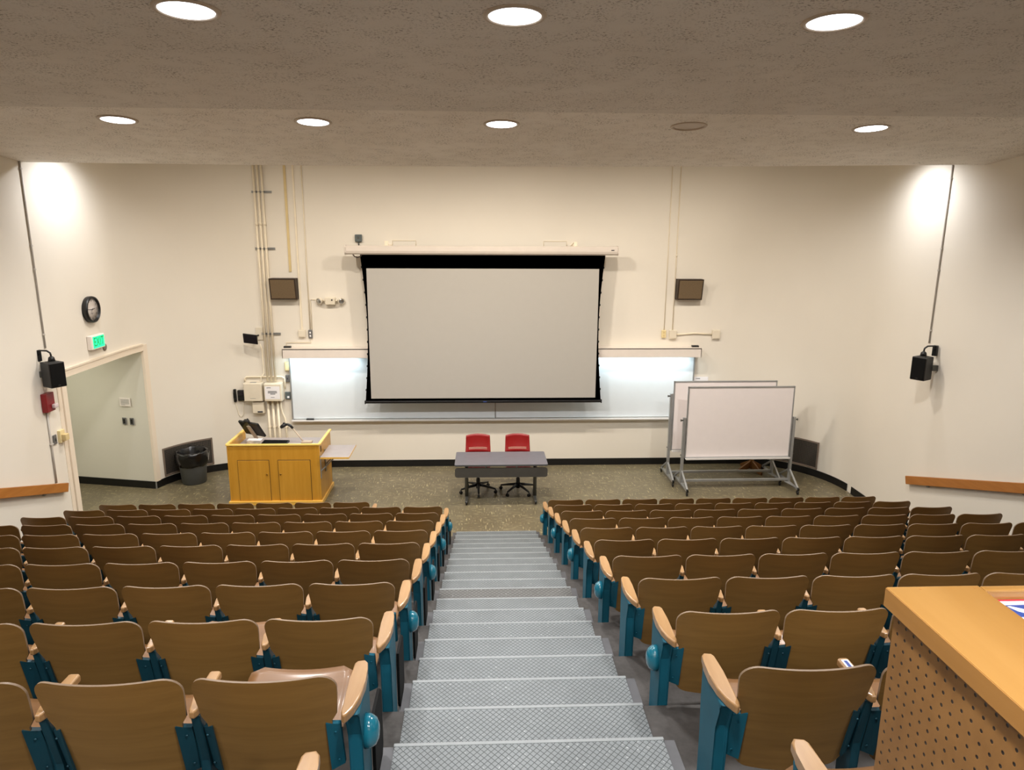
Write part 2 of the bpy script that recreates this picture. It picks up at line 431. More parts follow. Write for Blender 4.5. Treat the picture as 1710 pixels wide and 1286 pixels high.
# black cove base
def baseboard(name, pts, h=.13, th=.012):
    b = MB(); n = len(pts)
    def off(i):
        p = Vector((*pts[max(i-1, 0)], 0)); q = Vector((*pts[min(i+1, n-1)], 0)); d = (q-p).normalized(); nrm = Vector((d.y, -d.x, 0))
        return Vector((*pts[i], 0)) + nrm*th
    P = [[b.bm.verts.new((*off(i)[:2], z)) for i in range(n)] for z in (0, h)] + [[b.bm.verts.new((pts[i][0], pts[i][1], h)) for i in range(n)]]
    for a, c in zip(P, P[1:]):
        for i in range(n-1): b.bm.faces.new((a[i], a[i+1], c[i+1], c[i]))
    return struct(b.obj(name, 'baseboard_black'))
baseboard('baseboard_front', left_arc[0:] + right_arc[:-1])
baseboard('baseboard_right', [(XR, 11.44), (XR, Y0+.0)])
baseboard('baseboard_corridor', [(-8.5, 12.64), (JX-.004, DY1+.001)], .13, .014)

# ------------------------------------------------------------------ seats
Z0, ZT = .33, .82
def back_y(z): return -.095 + (ZT - z)/(ZT-Z0)*.125
def back_w(z):
    d = ZT - z; r = .065
    if z > .63: W = .2475 - (max(0, .74-z))*.10
    elif z > .60: W = .2475 - .011 - (0.63-z)/.03*.018
    else: W = .2185 - (.60-z)*.03
    if d < r: W -= r - math.sqrt(max(0, r*r-(r-d)**2))
    e = z - Z0; r2 = .05
    if e < r2: W -= r2 - math.sqrt(max(0, r2*r2-(r2-e)**2))
    return W
def backrest_mesh():
    b = MB(); zs = [ZT - .065*(1-math.cos(R(90*i/7))) for i in range(8)]
    zs += [.72, .68, .63, .60, .55, .48, .42] + [Z0+.05*(1-math.sin(R(90*i/5))) for i in range(6)]
    zs = sorted(set(round(z, 5) for z in zs), reverse=True); NC = 14
    def pt(z, s, off):
        w = back_w(z); x = s*w; sag = -.045*(1-(x/.2475)**2)
        zz = z - .018*(1-(x/.2475)**2)*max(0, 1-(z-Z0)/.1)
        return (x, back_y(z) + sag + off, zz)
    G = [[[b.bm.verts.new(pt(z, -1+2*i/NC, off)) for i in range(NC+1)] for z in zs] for off in (0, .010)]
    for g in G:
        for a, c in zip(g, g[1:]):
            for i in range(NC):
                f = b.bm.faces.new((a[i], a[i+1], c[i+1], c[i])); f.smooth = True
    nz = len(zs)
    ring = [(0, i) for i in range(NC+1)] + [(j, NC) for j in range(1, nz)] + [(nz-1, i) for i in range(NC-1, -1, -1)] + [(j, 0) for j in range(nz-2, 0, -1)]
    for (j, i), (k, l) in zip(ring, ring[1:]+ring[:1]):
        f = b.bm.faces.new((G[0][j][i], G[0][k][l], G[1][k][l], G[1][j][i])); f.material_index = 1; f.smooth = True
    for e in b.bm.edges:
        if len(e.link_faces) == 2 and e.link_faces[0].material_index != e.link_faces[1].material_index: e.smooth = False
    return b.mesh('backrest', 'seat_plywood', 'plywood_edge')
def pan_mesh():
    b = MB(); NC, NRW = 10, 12; D, W = .36, .216
    def w(t):
        d = min(t, 1-t)*D; r = .05
        return W - (r - math.sqrt(max(0, r*r-(r-d)**2)) if d < r else 0)
    def pt(t, s, off):
        return (s*w(t), t*D, .018*s*s - .02*math.sin(math.pi*t) + (-.05*max(0, t-.8)**2*25*.2) + off)
    G = [[[b.bm.verts.new(pt(j/NRW, -1+2*i/NC, off)) for i in range(NC+1)] for j in range(NRW+1)] for off in (0, -.014)]
    for g in G:
        for a, c in zip(g, g[1:]):
            for i in range(NC): f = b.bm.faces.new((a[i], a[i+1], c[i+1], c[i])); f.smooth = True
    ring = [(0, i) for i in range(NC+1)] + [(j, NC) for j in range(1, NRW+1)] + [(NRW, i) for i in range(NC-1, -1, -1)] + [(j, 0) for j in range(NRW-1, 0, -1)]
    for (j, i), (k, l) in zip(ring, ring[1:]+ring[:1]):
        f = b.bm.faces.new((G[0][j][i], G[0][k][l], G[1][k][l], G[1][j][i])); f.material_index = 1
    b.box((-.19, .02, -.05), (-.165, .2, -.016), .004, 2); b.box((.165, .02, -.05), (.19, .2, -.016), .004, 2)
    return b.mesh('seat_pan', 'seat_pan_wood', 'plywood_edge', 'teal_dark')
def arm_aisle_mesh(sg):
    # sg=+1: aisle lies towards +x
    prof = [(-.018, .215), (.012, .22), (.024, .205), (.030, .16), (.034, .08), (.030, .0), (.016, -.06), (-.002, -.098), (-.010, -.108), (-.021, -.10), (-.026, -.08), (-.027, .1), (-.026, .2)]
    b = MB(); b.prism([(sg*x, y) for x, y in prof], 'z', .628, .664, .008, 0, 3)
    return b.mesh('armrest', 'arm_oak')
def arm_inner_mesh():
    prof = [(-.022, .165), (-.014, .172), (.014, .172), (.022, .165), (.024, .02), (.016, -.05), (.008, -.066), (-.008, -.066), (-.016, -.05), (-.024, .02)]
    b = MB(); b.prism(prof, 'z', .630, .662, .008, 0, 3)
    return b.mesh('armrest', 'arm_oak')
def std_aisle_mesh():
    b = MB()
    prof = [(.004, 0), (.004, .50), (-.03, .60), (-.06, .629), (.185, .629), (.17, .5), (.16, .36), (.165, 0)]
    b.prism([(y, z) for y, z in prof], 'x', -.026, .026, .012, 0, 3)
    b.box((-.05, -.0, 0), (.05, .2, .012), .003)
    return b.mesh('standard', 'teal_paint')
def std_inner_mesh():
    b = MB()
    prof = [(.012, 0), (.012, .40), (-.045, .629), (.15, .629), (.12, .5), (.10, .36), (.10, 0)]
    b.prism(prof, 'x', -.017, .017, .006, 0, 2)
    b.box((-.018, .0, 0), (.018, .15, .012), .003)
    return b.mesh('standard', 'teal_dark')
def bracket_mesh(sg):
    b = MB(); pts = []
    x0, x1 = .198, .241
    def q(x, z, o): return (sg*x, back_y(z)+.004+o, z)
    zs = (.36, .585)
    v = [q(x0, zs[0], -.035), q(x1, zs[0], 0), q(x1, zs[1]-.015, 0), q(x0, zs[1]+.012, -.026)]
    w = [(p[0], p[1]+.02, p[2]) for p in v]
    b._add(v+w, [(0, 1, 2, 3), (7, 6, 5, 4), (0, 4, 5, 1), (1, 5, 6, 2), (2, 6, 7, 3), (3, 7, 4, 0)])
    for z in (.40, .545): b.lathe([(.005, 0), (.005, .003), (.002, .004)], (sg*.226, back_y(z)-.012, z), (0, -1, -.2), 8)
    return b
ME = dict(back=backrest_mesh(), pan=pan_mesh(), armL=arm_aisle_mesh(1), armR=arm_aisle_mesh(-1), armi=arm_inner_mesh(), std=std_aisle_mesh(), stdi=std_inner_mesh())
ME['brL'] = bracket_mesh(-1).mesh('bracket', 'teal_dark'); ME['brR'] = bracket_mesh(1).mesh('bracket', 'teal_dark')
ME['brLt'] = bracket_mesh(-1).mesh('bracket', 'teal_paint'); ME['brRt'] = bracket_mesh(1).mesh('bracket', 'teal_paint')
b = MB(); b.lathe([(.0015, .052), (.022, .05), (.040, .040), (.050, .022), (.053, 0)][::-1], (0, 0, 0), (1, 0, 0), 20)
for v in b.bm.verts: v.co.z *= 1.3
ME['lampL'] = b.mesh('aisle_light', 'teal_lens')
b = MB(); b.lathe([(.0015, .052), (.022, .05), (.040, .040), (.050, .022), (.053, 0)][::-1], (0, 0, 0), (-1, 0, 0), 20)
for v in b.bm.verts: v.co.z *= 1.3
ME['lampR'] = b.mesh('aisle_light', 'teal_lens')
b = MB(); b.prism([(.17, .16), (.19, .13), (.34, .13), (.37, .17), (.37, .42), (.34, .45), (.17, .45)], 'x', -.007, .007, .003)
ME['tablet'] = b.mesh('folded_writing_tablet', 'black_matte')
b = MB(); b.box((-.014, .085, .6622), (.014, .155, .6634), 0); b.box((-.007, .092, .6635), (.007, .148, .6639), 0, 1)
ME['sticker'] = b.mesh('sticker', 'paper', 'ink_blue')

ORD = ['first', 'second', 'third', 'fourth', 'fifth', 'sixth', 'seventh', 'eighth', 'ninth', 'tenth', 'eleventh', 'twelfth']
NS = 9; PL, PR = .525, .5225
def seat(row, side, j):
    x = (-.757 - PL*j) if side == 'L' else (1.160 + PR*j)
    y, z = nose(row), flr(row)
    # keep seats the picture shows (with a margin around the frame)
    px = [to_px((x+dx, y+dy, z+dz)) for dx in (-.27, .27) for dy in (-.15, .45) for dz in (.3, .82)]
    px = [p for p in px if p]
    if not px: return
    if max(p[0] for p in px) < -10 or min(p[0] for p in px) > 1720 or min(p[1] for p in px) > 1292: return
    where = 'lectern side' if side == 'L' else 'rolling whiteboard side'
    if j == 0: pos = 'on the aisle'
    else: pos = ORD[j] + ' from the aisle'
    raised = (side == 'L' and (row, j) in ((10, 0), (9, 1)))
    extra = ', pan up' if raised else ''
    lab = 'brown plywood auditorium seat, %s row from stage, %s, %s%s' % (ORD[row-1], pos, where, extra)
    t = thing('auditorium_seat', lab, 'seat', (x, y, z), 0, 'fixed seats in rows on the %s of the aisle' % where)
    hp = (PL if side == 'L' else PR)/2
    out = -1 if side == 'L' else 1
    put('backrest', ME['back'], t)
    p = put('seat_pan', ME['pan'], t)
    if raised: p.location = (0, .08, .415); p.rotation_euler.x = R(12)
    else: p.location = (0, .07, .40); p.rotation_euler.x = R(random.uniform(-4, 0))
    aisle = j == 0
    put('bracket', ME['brLt' if (aisle and side == 'R') else 'brL'], t); put('bracket', ME['brRt' if (aisle and side == 'L') else 'brR'], t)
    o = put('standard', ME['stdi'], t); o.location.x = out*hp
    o = put('armrest', ME['armi'], t); o.location.x = out*hp
    if side == 'R' and row == 10 and j == 0: put('sticker', ME['sticker'], o)
    if aisle:
        ax = .289 if side == 'L' else -.270
        o = put('standard', ME['std'], t); o.location.x = ax
        a = put('armrest', ME['armL' if side == 'L' else 'armR'], t); a.location.x = ax - (.005 if side == 'L' else -.002)
        if (row % 2 == 0) == (side == 'L'):
            k = put('aisle_light', ME['lampL' if side == 'L' else 'lampR'], o); k.location = (.026 if side == 'L' else -.026, .06, .47)
        if side == 'L':
            k = put('folded_writing_tablet', ME['tablet'], t); k.location.x = ax + .034; k.location.y = .0
            k['label'] = 'black folded writing tablet'
    elif row == 1 and side == 'L' and j == 2:
        o = put('standard', ME['std'], t); o.location.x = .289
        a = put('armrest', ME['armL'], t); a.location.x = .284
for row in range(1, 12):
    for side in 'LR':
        for j in range(NS):
            if row == 1 and side == 'L' and j < 2: continue
            seat(row, side, j)

# ------------------------------------------------------------------ ceiling downlights
def downlight(x, y, on=True, label=''):
    z = zc1(y) if y < YC else zc2(y); s = .05 if y < YC else .09
    nrm = Vector((0, -s, -1)).normalized()
    t = thing('ceiling_downlight', label, 'ceiling light', (x, y, z), 0, 'recessed round ceiling lights')
    b = MB(); b.lathe([(.148, .0), (.178, .0), (.178, .004), (.170, .012), (.150, .012), (.148, .004)], (0, 0, 0), nrm, 40)
    b.obj('trim_ring', 'fixture_ring', parent=t)
    b = MB(); b.lathe([(.148, .001), (.146, .006), (.12, .008 if on else .003), (.02, .009 if on else .001)], (0, 0, 0), nrm, 36)
    o = b.obj('lens', 'lamp_glow' if on else 'lens_off', parent=t)
    if not on: o['label'] = 'unlit lens'
    return t
cols = [-3.445, -1.61, .2, 2.04, 3.87]
names = ['over the lectern, above the clock end', 'above the lectern half of the screen', 'above the screen centre', '', 'above the rolling whiteboards']
for i, x in enumerate(cols):
    if i == 3: downlight(x, 7.28, False, 'unlit round ceiling light, the only dark one, near the soffit edge')
    else: downlight(x, 7.28, True, 'lit round ceiling light in the row near the soffit edge, %s' % ['first from clock wall', 'second from clock wall', 'middle one', '', 'beyond the unlit one'][i])
for x, nm in ((-1.6, 'nearer the clock wall'), (.19, 'in line with the aisle'), (2.0, 'nearer the podium')):
    downlight(x, 4.29, True, 'large bright round ceiling light farther from the soffit edge, %s' % nm)

# ------------------------------------------------------------------ lamps
def spot(name, loc, to, power, col, angle=110, blend=.6, rad=.14):
    l = bpy.data.lights.new(name, 'SPOT'); l.energy = power; l.color = col; l.spot_size = R(angle); l.spot_blend = blend; l.shadow_soft_size = rad
    o = bpy.data.objects.new(name, l); COL.objects.link(o); o.location = loc
    o.rotation_euler = (Vector(to)-Vector(loc)).to_track_quat('-Z', 'Y').to_euler(); return o
def area(name, loc, to, sx, sy, power, col):
    l = bpy.data.lights.new(name, 'AREA'); l.shape = 'RECTANGLE'; l.size = sx; l.size_y = sy; l.energy = power; l.color = col
    o = bpy.data.objects.new(name, l); COL.objects.link(o); o.location = loc
    o.rotation_euler = (Vector(to)-Vector(loc)).to_track_quat('-Z', 'Y').to_euler(); return o
COOL = (1, .985, .965); WARM = (1, .91, .80); NEU = (1, .91, .80)
K = 1.0
for i, x in enumerate(cols):
    if i != 3: spot('downlight_and_fill', (x, 7.28, zc2(7.28)-.06), (x, 7.6, 0), 340*K, COOL, 150, .7)
for x in (-1.6, .19, 1.97): spot('downlight_and_fill', (x, 4.29, zc1(4.29)-.06), (x, 4.29, 0), 290*K, COOL, 120, .7)
for x in (-3.41, .2, 3.74): spot('downlight_and_fill', (x, .9, zc1(.9)-.06), (x, .9, 0), 330*K, COOL, 120, .7)
for x in (-3.41, -1.61, .2, 2.01, 3.74): spot('stage_lamp', (x, 10.3, ZST-.05), (x, 11.6, 0), (380 if abs(x-.2) < .1 else 290 if abs(x) > 3 else 220)*K, WARM, 164, 1, .1)
for x, wx in ((XL+.72, XL), (XR-.72, XR)): spot('wall_wash_lamp', (x, 10.2, 5.55), (x+(wx-x)*.8, 10.2, 3.2), 115*K, (.95, .96, 1), 150, 1, .06)
area('hood_lamp', (-2.95, 12.93, 2.17), (-2.95, 13.02, 1.2), 1.3, .08, 9*K, (.74, .93, 1))
area('hood_lamp', (3.0, 12.93, 2.17), (3.0, 13.02, 1.2), 1.8, .08, 11*K, (.74, .93, 1))
area('corridor_lamp', (-7.2, 10.8, 2.7), (-7.2, 10.8, 0), .6, 1.2, 24*K, (1, .98, .84))
for x in (-3.4, -.8, 1.6, 4.2): spot('downlight_and_fill', (x, -1.5, zc1(-1.5)-.06), (x, -1.5, 0), 330*K, COOL, 150, .7)  # added unseen fill row by the back wall, brightens seat backs and ceiling
w = bpy.data.worlds.new('world'); S.world = w; w.use_nodes = True
w.node_tree.nodes['Background'].inputs['Color'].default_value = (.9, .82, .7, 1); w.node_tree.nodes['Background'].inputs['Strength'].default_value = .05
# ---- fittings and furniture
# ------------------------------------------------------------------ projection screen
SY = 12.75
t = thing('projection_screen', 'wide white pull-down projection screen with black border on the front wall', 'projection screen', (0, SY, 1.34))
def lz(z): return z-1.34
b = MB()
b.prism([(-.075, lz(4.06)), (-.05, lz(4.035)), (.06, lz(4.035)), (.075, lz(4.05)), (.075, lz(4.175)), (.055, lz(4.19)), (-.05, lz(4.19)), (-.078, lz(4.165)), (-.084, lz(4.10))], 'x', -2.36, 2.41, .006)
hs = b.obj('housing', 'housing_white', parent=t)
b = MB(); b.prism([(-.082, lz(4.07)), (-.05, lz(4.03)), (.065, lz(4.03)), (.08, lz(4.05)), (.08, lz(4.18)), (.055, lz(4.196)), (-.05, lz(4.196)), (-.086, lz(4.165))], 'x', -2.385, -2.36, .004)
b.prism([(-.082, lz(4.07)), (-.05, lz(4.03)), (.065, lz(4.03)), (.08, lz(4.05)), (.08, lz(4.18)), (.055, lz(4.196)), (-.05, lz(4.196)), (-.086, lz(4.165))], 'x', 2.41, 2.425, .004)
b.obj('end_cap', 'housing_white', parent=hs)
b = MB(); b.box((2.29, -.0875, lz(4.118)), (2.345, -.081, lz(4.132)), .001); b.obj('badge', 'ink', parent=hs)['label'] = 'small dark maker badge'
def edge_x(sg, u):   # u 0 top .. 1 bottom : bowed-in tensioned side
    w0 = 2.168; return .036 + sg*(w0 - .083*math.sin(math.pi*min(1, u*1.0)**.95))
b = MB(); N = 20; z1, z0 = 4.04, 1.375
vs = [(b.bm.verts.new((edge_x(-1, i/N), 0, lz(z1+(z0-z1)*i/N))), b.bm.verts.new((edge_x(1, i/N), 0, lz(z1+(z0-z1)*i/N)))) for i in range(N+1)]
for a, c in zip(vs, vs[1:]): b.bm.faces.new((a[0], a[1], c[1], c[0]))
bmesh.ops.solidify(b.bm, geom=b.bm.faces[:], thickness=.004)
bd = b.obj('black_border', 'black_matte', parent=t)
for i in range(1, 12):
    for sg in (-1, 1):
        z = z1+(z0-z1)*i/12; x = edge_x(sg, i/12); b = MB(); b.box((x-.012 if sg < 0 else x-.004, -.012, lz(z)-.018), (x+.004 if sg < 0 else x+.012, .012, lz(z)+.018), .003)
        b.obj('tension_tab', 'black_plastic', parent=bd)
b = MB(); b.box((-2.027, -.0065, lz(1.437)), (2.098, -.005, lz(3.795)), 0); b.obj('projection_surface', 'screen_white', parent=t)
b = MB(); b.box((-2.13, -.02, lz(1.345)), (2.202, .02, lz(1.392)), .008); b.box((-2.15, -.022, lz(1.335)), (-2.13, .022, lz(1.40)), .004); b.box((2.202, -.022, lz(1.335)), (2.222, .022, lz(1.40)), .004)
wb = b.obj('bottom_bar', 'black_plastic', parent=t)
b = MB(); b.box((.02, -.0215, lz(1.362)), (.085, -.019, lz(1.378)), .001); b.obj('badge', 'ink_blue', parent=wb)
for x in (-1.66, 1.66):
    b = MB(); b.box((x-.03, -.03, lz(4.19)), (x+.03, .0, lz(4.27)), .004); b.box((x-.05, .0, lz(4.18)), (x+.05, YW-SY-.004, lz(4.195)), .002)
    b.bar((x-.02, -.015, lz(4.26)), (x-.02, YW-SY-.006, lz(4.20)), .012, .012)
    b.obj('mounting_bracket', 'conduit_cream', parent=t)
b = MB(); b.tube([(-2.25, -.02, lz(4.04)), (-2.22, -.02, lz(4.0)), (-2.17, -.02, lz(3.985)), (-2.12, -.02, lz(4.0)), (-2.09, -.02, lz(4.035))], .011, 8); b.obj('power_cord', 'frame_brown', parent=t)
t = thing('junction_box', 'grey-green square electrical box above the clock end of the projection screen', 'electrical box', (-2.2, YW, 4.31))
b = MB(); b.box((-.062, -.055, -.065), (.062, -.004, .065), .01); b.obj('box', 'box_grey', parent=t)
b = MB(); b.box((-.018, -.06, -.012), (.018, -.054, .03), .003); b.tube([(0, -.03, -.06), (0, -.03, -.16)], .011, 8); b.obj('socket', 'metal_dark', parent=t)
for sx in (-1, 1):
    b = MB(); x0 = -1.6 if sx < 0 else 1.55
    b.tube([(x0, YW-.008, 4.18), (x0, YW-.008, 4.27), (x0+.42*(1 if sx < 0 else -1), YW-.008, 4.27), (x0+.42*(1 if sx < 0 else -1), YW-.008, 4.18)], .006, 6)
    tag(b.obj('cable', 'conduit_cream'), 'thin cream cable looped on wall above the screen, %s' % ('clock side' if sx < 0 else 'rolling whiteboard side'), 'cable')

# ------------------------------------------------------------------ wall whiteboard, tray and light hood
t = thing('wall_whiteboard', 'long white wall-mounted writing board behind the projection screen', 'whiteboard', (.25, YW, .93))
for x0, x1 in ((-3.55, .24), (.262, 4.01)):
    b = MB(); b.box((x0-.25, -.04, .04), (x1-.25, -.006, 1.3), .002); b.obj('panel', 'wall_board', parent=t)
b = MB()
b.box((-3.82, -.05, .0), (-3.795, -.003, 1.3), .003); b.box((3.757, -.05, .0), (3.785, -.003, 1.3), .003); b.box((-.008, -.046, .03), (.010, -.003, 1.3), .002); b.box((-3.8, -.05, 1.29), (3.77, -.003, 1.31), .002)
b.obj('frame', 'metal_grey', parent=t)
b = MB(); b.box((-3.82, -.11, .0), (3.785, -.003, .022), .004); b.box((-3.82, -.115, .0), (3.785, -.103, .032), .003); b.obj('tray', 'tray_white', parent=t)
t = thing('light_hood', 'long white boxed light fixture mounted above the wall whiteboard', 'light fixture', (.22, YW, 2.15))
b = MB(); x0, x1 = -3.84, 3.86
b.box((x0, -.27, .02), (x1, -.255, .19), .003); b.box((x0, -.27, .17), (x1, -.003, .19), .003); b.box((x0, -.27, .02), (x0+.015, -.003, .18), .003); b.box((x1-.015, -.27, .02), (x1, -.003, .18), .003)
b.obj('shell', 'hood_white', parent=t)
for x in (-2.9, -.9, .9, 2.9):
    b = MB(); b.tube([(x-.85, -.17, .13), (x+.85, -.17, .13)], .016, 10); b.obj('tube_lamp', 'lens_off', parent=t)
for x, lab in ((-3.55, 'small black block on top of the light hood, clock end'), (4.0, 'small black block on top of the light hood, rolling whiteboard end')):
    b = MB(); b.box((x-.07, YW-.15, 2.341), (x+.06, YW-.08, 2.372), .006); b.box((x-.07, YW-.15, 2.34), (x+.06, YW-.08, 2.35), .002, 1); tag(b.obj('board_eraser', 'black_plastic', 'metal_dark'), lab, 'eraser')
b = MB(); b.box((-3.30, YW-.10, .953), (-3.16, YW-.05, .985), .006); b.box((-3.30, YW-.10, .953), (-3.16, YW-.05, .962), .002, 1); tag(b.obj('board_eraser', 'black_plastic', 'metal_dark'), 'black felt eraser lying in the whiteboard tray behind the lectern', 'eraser')
def notice(name, x0, x1, z0, z1, y, label, lines):
    t = thing(name, label, 'paper notice', ((x0+x1)/2, y, (z0+z1)/2)); w, h = x1-x0, z1-z0
    b = MB(); b.box((-w/2, -.0015, -h/2), (w/2, 0, h/2)); b.obj('sheet', 'paper', parent=t)
    b = MB()
    for (u, v, lw, lh) in lines: b.box((u*w-lw*w/2, -.0025, v*h-lh*h/2), (u*w+lw*w/2, -.0015, v*h+lh*h/2))
    b.obj('print', 'ink', parent=t); return t
notice('paper_notice', 4.05, 4.32, 1.50, 1.745, YW-.004, 'white printed sheet taped to wall above the rolling whiteboards', [(-.36, .36, .03, .09), (-.2, .36, .24, .05), (0, .14, .62, .06), (0, .02, .55, .06), (0, -.1, .3, .06)])

# ------------------------------------------------------------------ wall speakers, conduits, boxes
def wallspeaker(x, sg, label):
    t = thing('wall_speaker', label, 'speaker', (x, YW, 3.22))
    b = MB(); b.prism([(-.003, 0), (-.003, .38), (-.20, .38), (-.13, 0)], 'x', -.235, .235, .006); b.obj('cabinet', 'frame_brown', parent=t)
    b = MB(); m = face_mat((0, -.166, .19), (1, 0, 0), (0, -.18, .984)); b.box((-.212, -.17, 0), (.212, .17, .008), .004, 0, m); b.obj('grille_cloth', 'grille_brown', parent=t)
    return t
wallspeaker(-3.56, -1, 'brown cloth wall speaker on the front wall above the lectern')
wallspeaker(3.83, 1, 'brown cloth wall speaker on the front wall above the rolling whiteboards')
def pipe(name, pts, r, mat, label, cat='conduit', group=None, couplings=()):
    b = MB(); b.tube(pts, r, 10)
    for p in couplings: b.tube([(p[0], p[1], p[2]-.025), (p[0], p[1], p[2]+.025)], r*1.25, 10)
    return tag(b.obj(name, mat), label, cat, group)
for i, (x, nm) in enumerate(((-3.975, 'outermost, nearest the clock'), (-3.905, 'middle one of three'), (-3.835, 'nearest the screen'))):
    pipe('conduit_pipe', [(x, YW-.05, ZST-.01), (x, YW-.05, 1.70)], .021, 'conduit_cream', 'thick cream conduit pipe rising from the notice cabinet, %s' % nm, couplings=[(x, YW-.05, 4.55)])
for z, nm in ((5.10, 'topmost'), (4.12, 'middle'), (2.585, 'lowest, beside the tablet')):
    t = thing('strut_bracket', 'short metal strut holding the three cream conduits, %s' % nm, 'bracket', (-3.88, YW, z))
    b = MB(); b.box((-.16, -.026, -.018), (.19, -.003, -.008), .001); b.box((-.16, -.026, .008), (.19, -.003, .018), .001); b.box((-.16, -.008, -.018), (.19, -.003, .018)); b.obj('channel', 'metal_grey', parent=t)
    for x in (-.095, -.025, .045):
        b = MB(); b.tube([(x-.026, -.03, 0), (x-.022, -.062, 0), (x, -.075, 0), (x+.022, -.062, 0), (x+.026, -.03, 0)], .004, 6); b.obj('clamp', 'metal_grey', parent=t)
for i, (x, nm) in enumerate(((-4.0, 'first from the clock side'), (-3.91, 'second from the clock side'), (-3.82, 'third from the clock side'), (-3.735, 'last, nearest the wall whiteboard'))):
    top = 1.33 if i < 3 else 1.33
    pts = [(x, YW-.05, top), (x, YW-.05, .02)] if i < 3 else [(-3.76, YW-.05, 1.36), (-3.765, YW-.05, 1.2), (-3.74, YW-.05, 1.08), (-3.70, YW-.05, .98), (-3.69, YW-.05, .85), (-3.695, YW-.05, .02)]
    pipe('conduit_pipe', pts, .024 if i < 3 else .017, 'conduit_cream', 'cream conduit from the notice cabinet down behind lectern, %s' % nm)
    cx = pts[-1][0]
    b = MB(); b.box((cx-.035, YW-.025, .80), (cx+.035, YW-.002, .83), .003); b.tube([(cx-.03, YW-.03, .815), (cx-.026, YW-.06, .815), (cx, YW-.078, .815), (cx+.026, YW-.06, .815), (cx+.03, YW-.03, .815)], .005, 6)
    tag(b.obj('pipe_clamp', 'conduit_cream'), 'small clamp on the conduit behind lectern, %s' % nm, 'clamp')
def duct(x, ztop, zbot, w, mat, label):
    b = MB(); b.box((x-w/2, YW-.022, zbot), (x+w/2, YW-.002, ztop), .003); return tag(b.obj('wire_raceway', mat), label, 'raceway')
duct(-3.445, ZST-.01, 3.71, .042, 'conduit_yellow', 'yellowed cut-off raceway ending above the brown speaker, lectern side')
duct(-3.30, ZST-.01, 2.66, .03, 'conduit_cream', 'cream raceway running down to the square box above the light hood')
b = MB(); y = YW-.012
b.tube([(-3.15, y, ZST-.01), (-3.15, y, 2.664)], .010, 8); b.tube([(-3.118, y, 2.664), (-3.118, y, 3.21), (-3.03, y, 3.21)], .008, 8); b.tube([(-3.15, y, 2.49), (-3.15, y, 2.42), (-3.60, y, 2.42), (-3.60, y, 2.34)], .008, 8)
tag(b.obj('thin_conduit', 'conduit_cream'), 'thin cream conduit with a branch to the emergency light and grey switch', 'conduit')
pipe('thin_conduit', [(3.425, YW-.01, ZST-.01), (3.42, YW-.01, 2.65)], .007, 'conduit_cream', 'thin conduit dropping to the yellow outlet, nearer the screen')
pipe('thin_conduit', [(3.58, YW-.01, ZST-.01), (3.58, YW-.01, 2.645)], .009, 'conduit_cream', 'thin conduit dropping to the cream box beside the yellow outlet', couplings=[(3.58, YW-.01, 4.02)])
pipe('thin_conduit', [(3.65, YW-.02, 2.56), (4.0, YW-.02, 2.585), (4.335, YW-.02, 2.565)], .014, 'conduit_cream', 'short cream conduit joining two square boxes on the wall')
def wallbox(name, x0, x1, z0, z1, d, mat, label, cat, extra=None, emat='ink'):
    t = thing(name, label, cat, ((x0+x1)/2, YW, (z0+z1)/2)); w, h = x1-x0, z1-z0
    b = MB(); b.box((-w/2, -d, -h/2), (w/2, -.003, h/2), .008); b.obj('box', mat, parent=t)
    b = MB(); f = extra or [(0, 0, .8, .8)]
    for (u, v, lw, lh) in f: b.box((u*w-lw*w/2, -d-.005, v*h-lh*h/2), (u*w+lw*w/2, -d+.001, v*h+lh*h/2), .002)
    b.obj('cover' if not extra else 'fitting', emat, parent=t); return t
wallbox('outlet_box', 3.372, 3.455, 2.50, 2.645, .04, 'outlet_yellow', 'yellow outlet box on wall above the hood, beside the cream box', 'outlet', [(0, .2, .4, .2), (0, -.2, .4, .2)], 'conduit_yellow')
wallbox('junction_box', 3.515, 3.655, 2.48, 2.645, .05, 'cabinet_cream', 'cream square box next to the yellow outlet', 'electrical box', None, 'cabinet_cream')
wallbox('junction_box', 4.33, 4.48, 2.48, 2.645, .05, 'cabinet_cream', 'cream square box at the far end of the short conduit', 'electrical box', None, 'cabinet_cream')
wallbox('junction_box', -3.365, -3.235, 2.52, 2.66, .05, 'cabinet_cream', 'cream square box above the light hood, beside the grey switch', 'electrical box', None, 'cabinet_cream')
wallbox('light_switch', -3.185, -3.112, 2.50, 2.655, .035, 'switch_grey', 'grey double switch above the light hood', 'switch', [(0, .18, .35, .22), (0, -.2, .35, .22)], 'paper')
wallbox('outlet_box', -3.65, -3.56, 1.89, 2.06, .04, 'outlet_yellow', 'yellowed blank box under the hood, beside the wall whiteboard edge', 'electrical box', None, 'outlet_yellow')
wallbox('light_switch', -3.655, -3.575, 1.68, 1.81, .035, 'switch_grey', 'grey switch plate beside the whiteboard edge, below the yellowed box', 'switch', [(0, 0, .25, .3)], 'ink')
wallbox('outlet_box', -3.68, -3.58, 1.35, 1.49, .04, 'box_grey', 'grey outlet box beside the notice cabinet', 'outlet', [(.1, -.2, .4, .25)], 'paper')
wallbox('outlet_box', -4.94, -4.84, .135, .235, .02, 'conduit_grey', 'small grey outlet box just above the black baseboard by lectern', 'outlet', [(0, 0, .5, .5)], 'metal_dark')
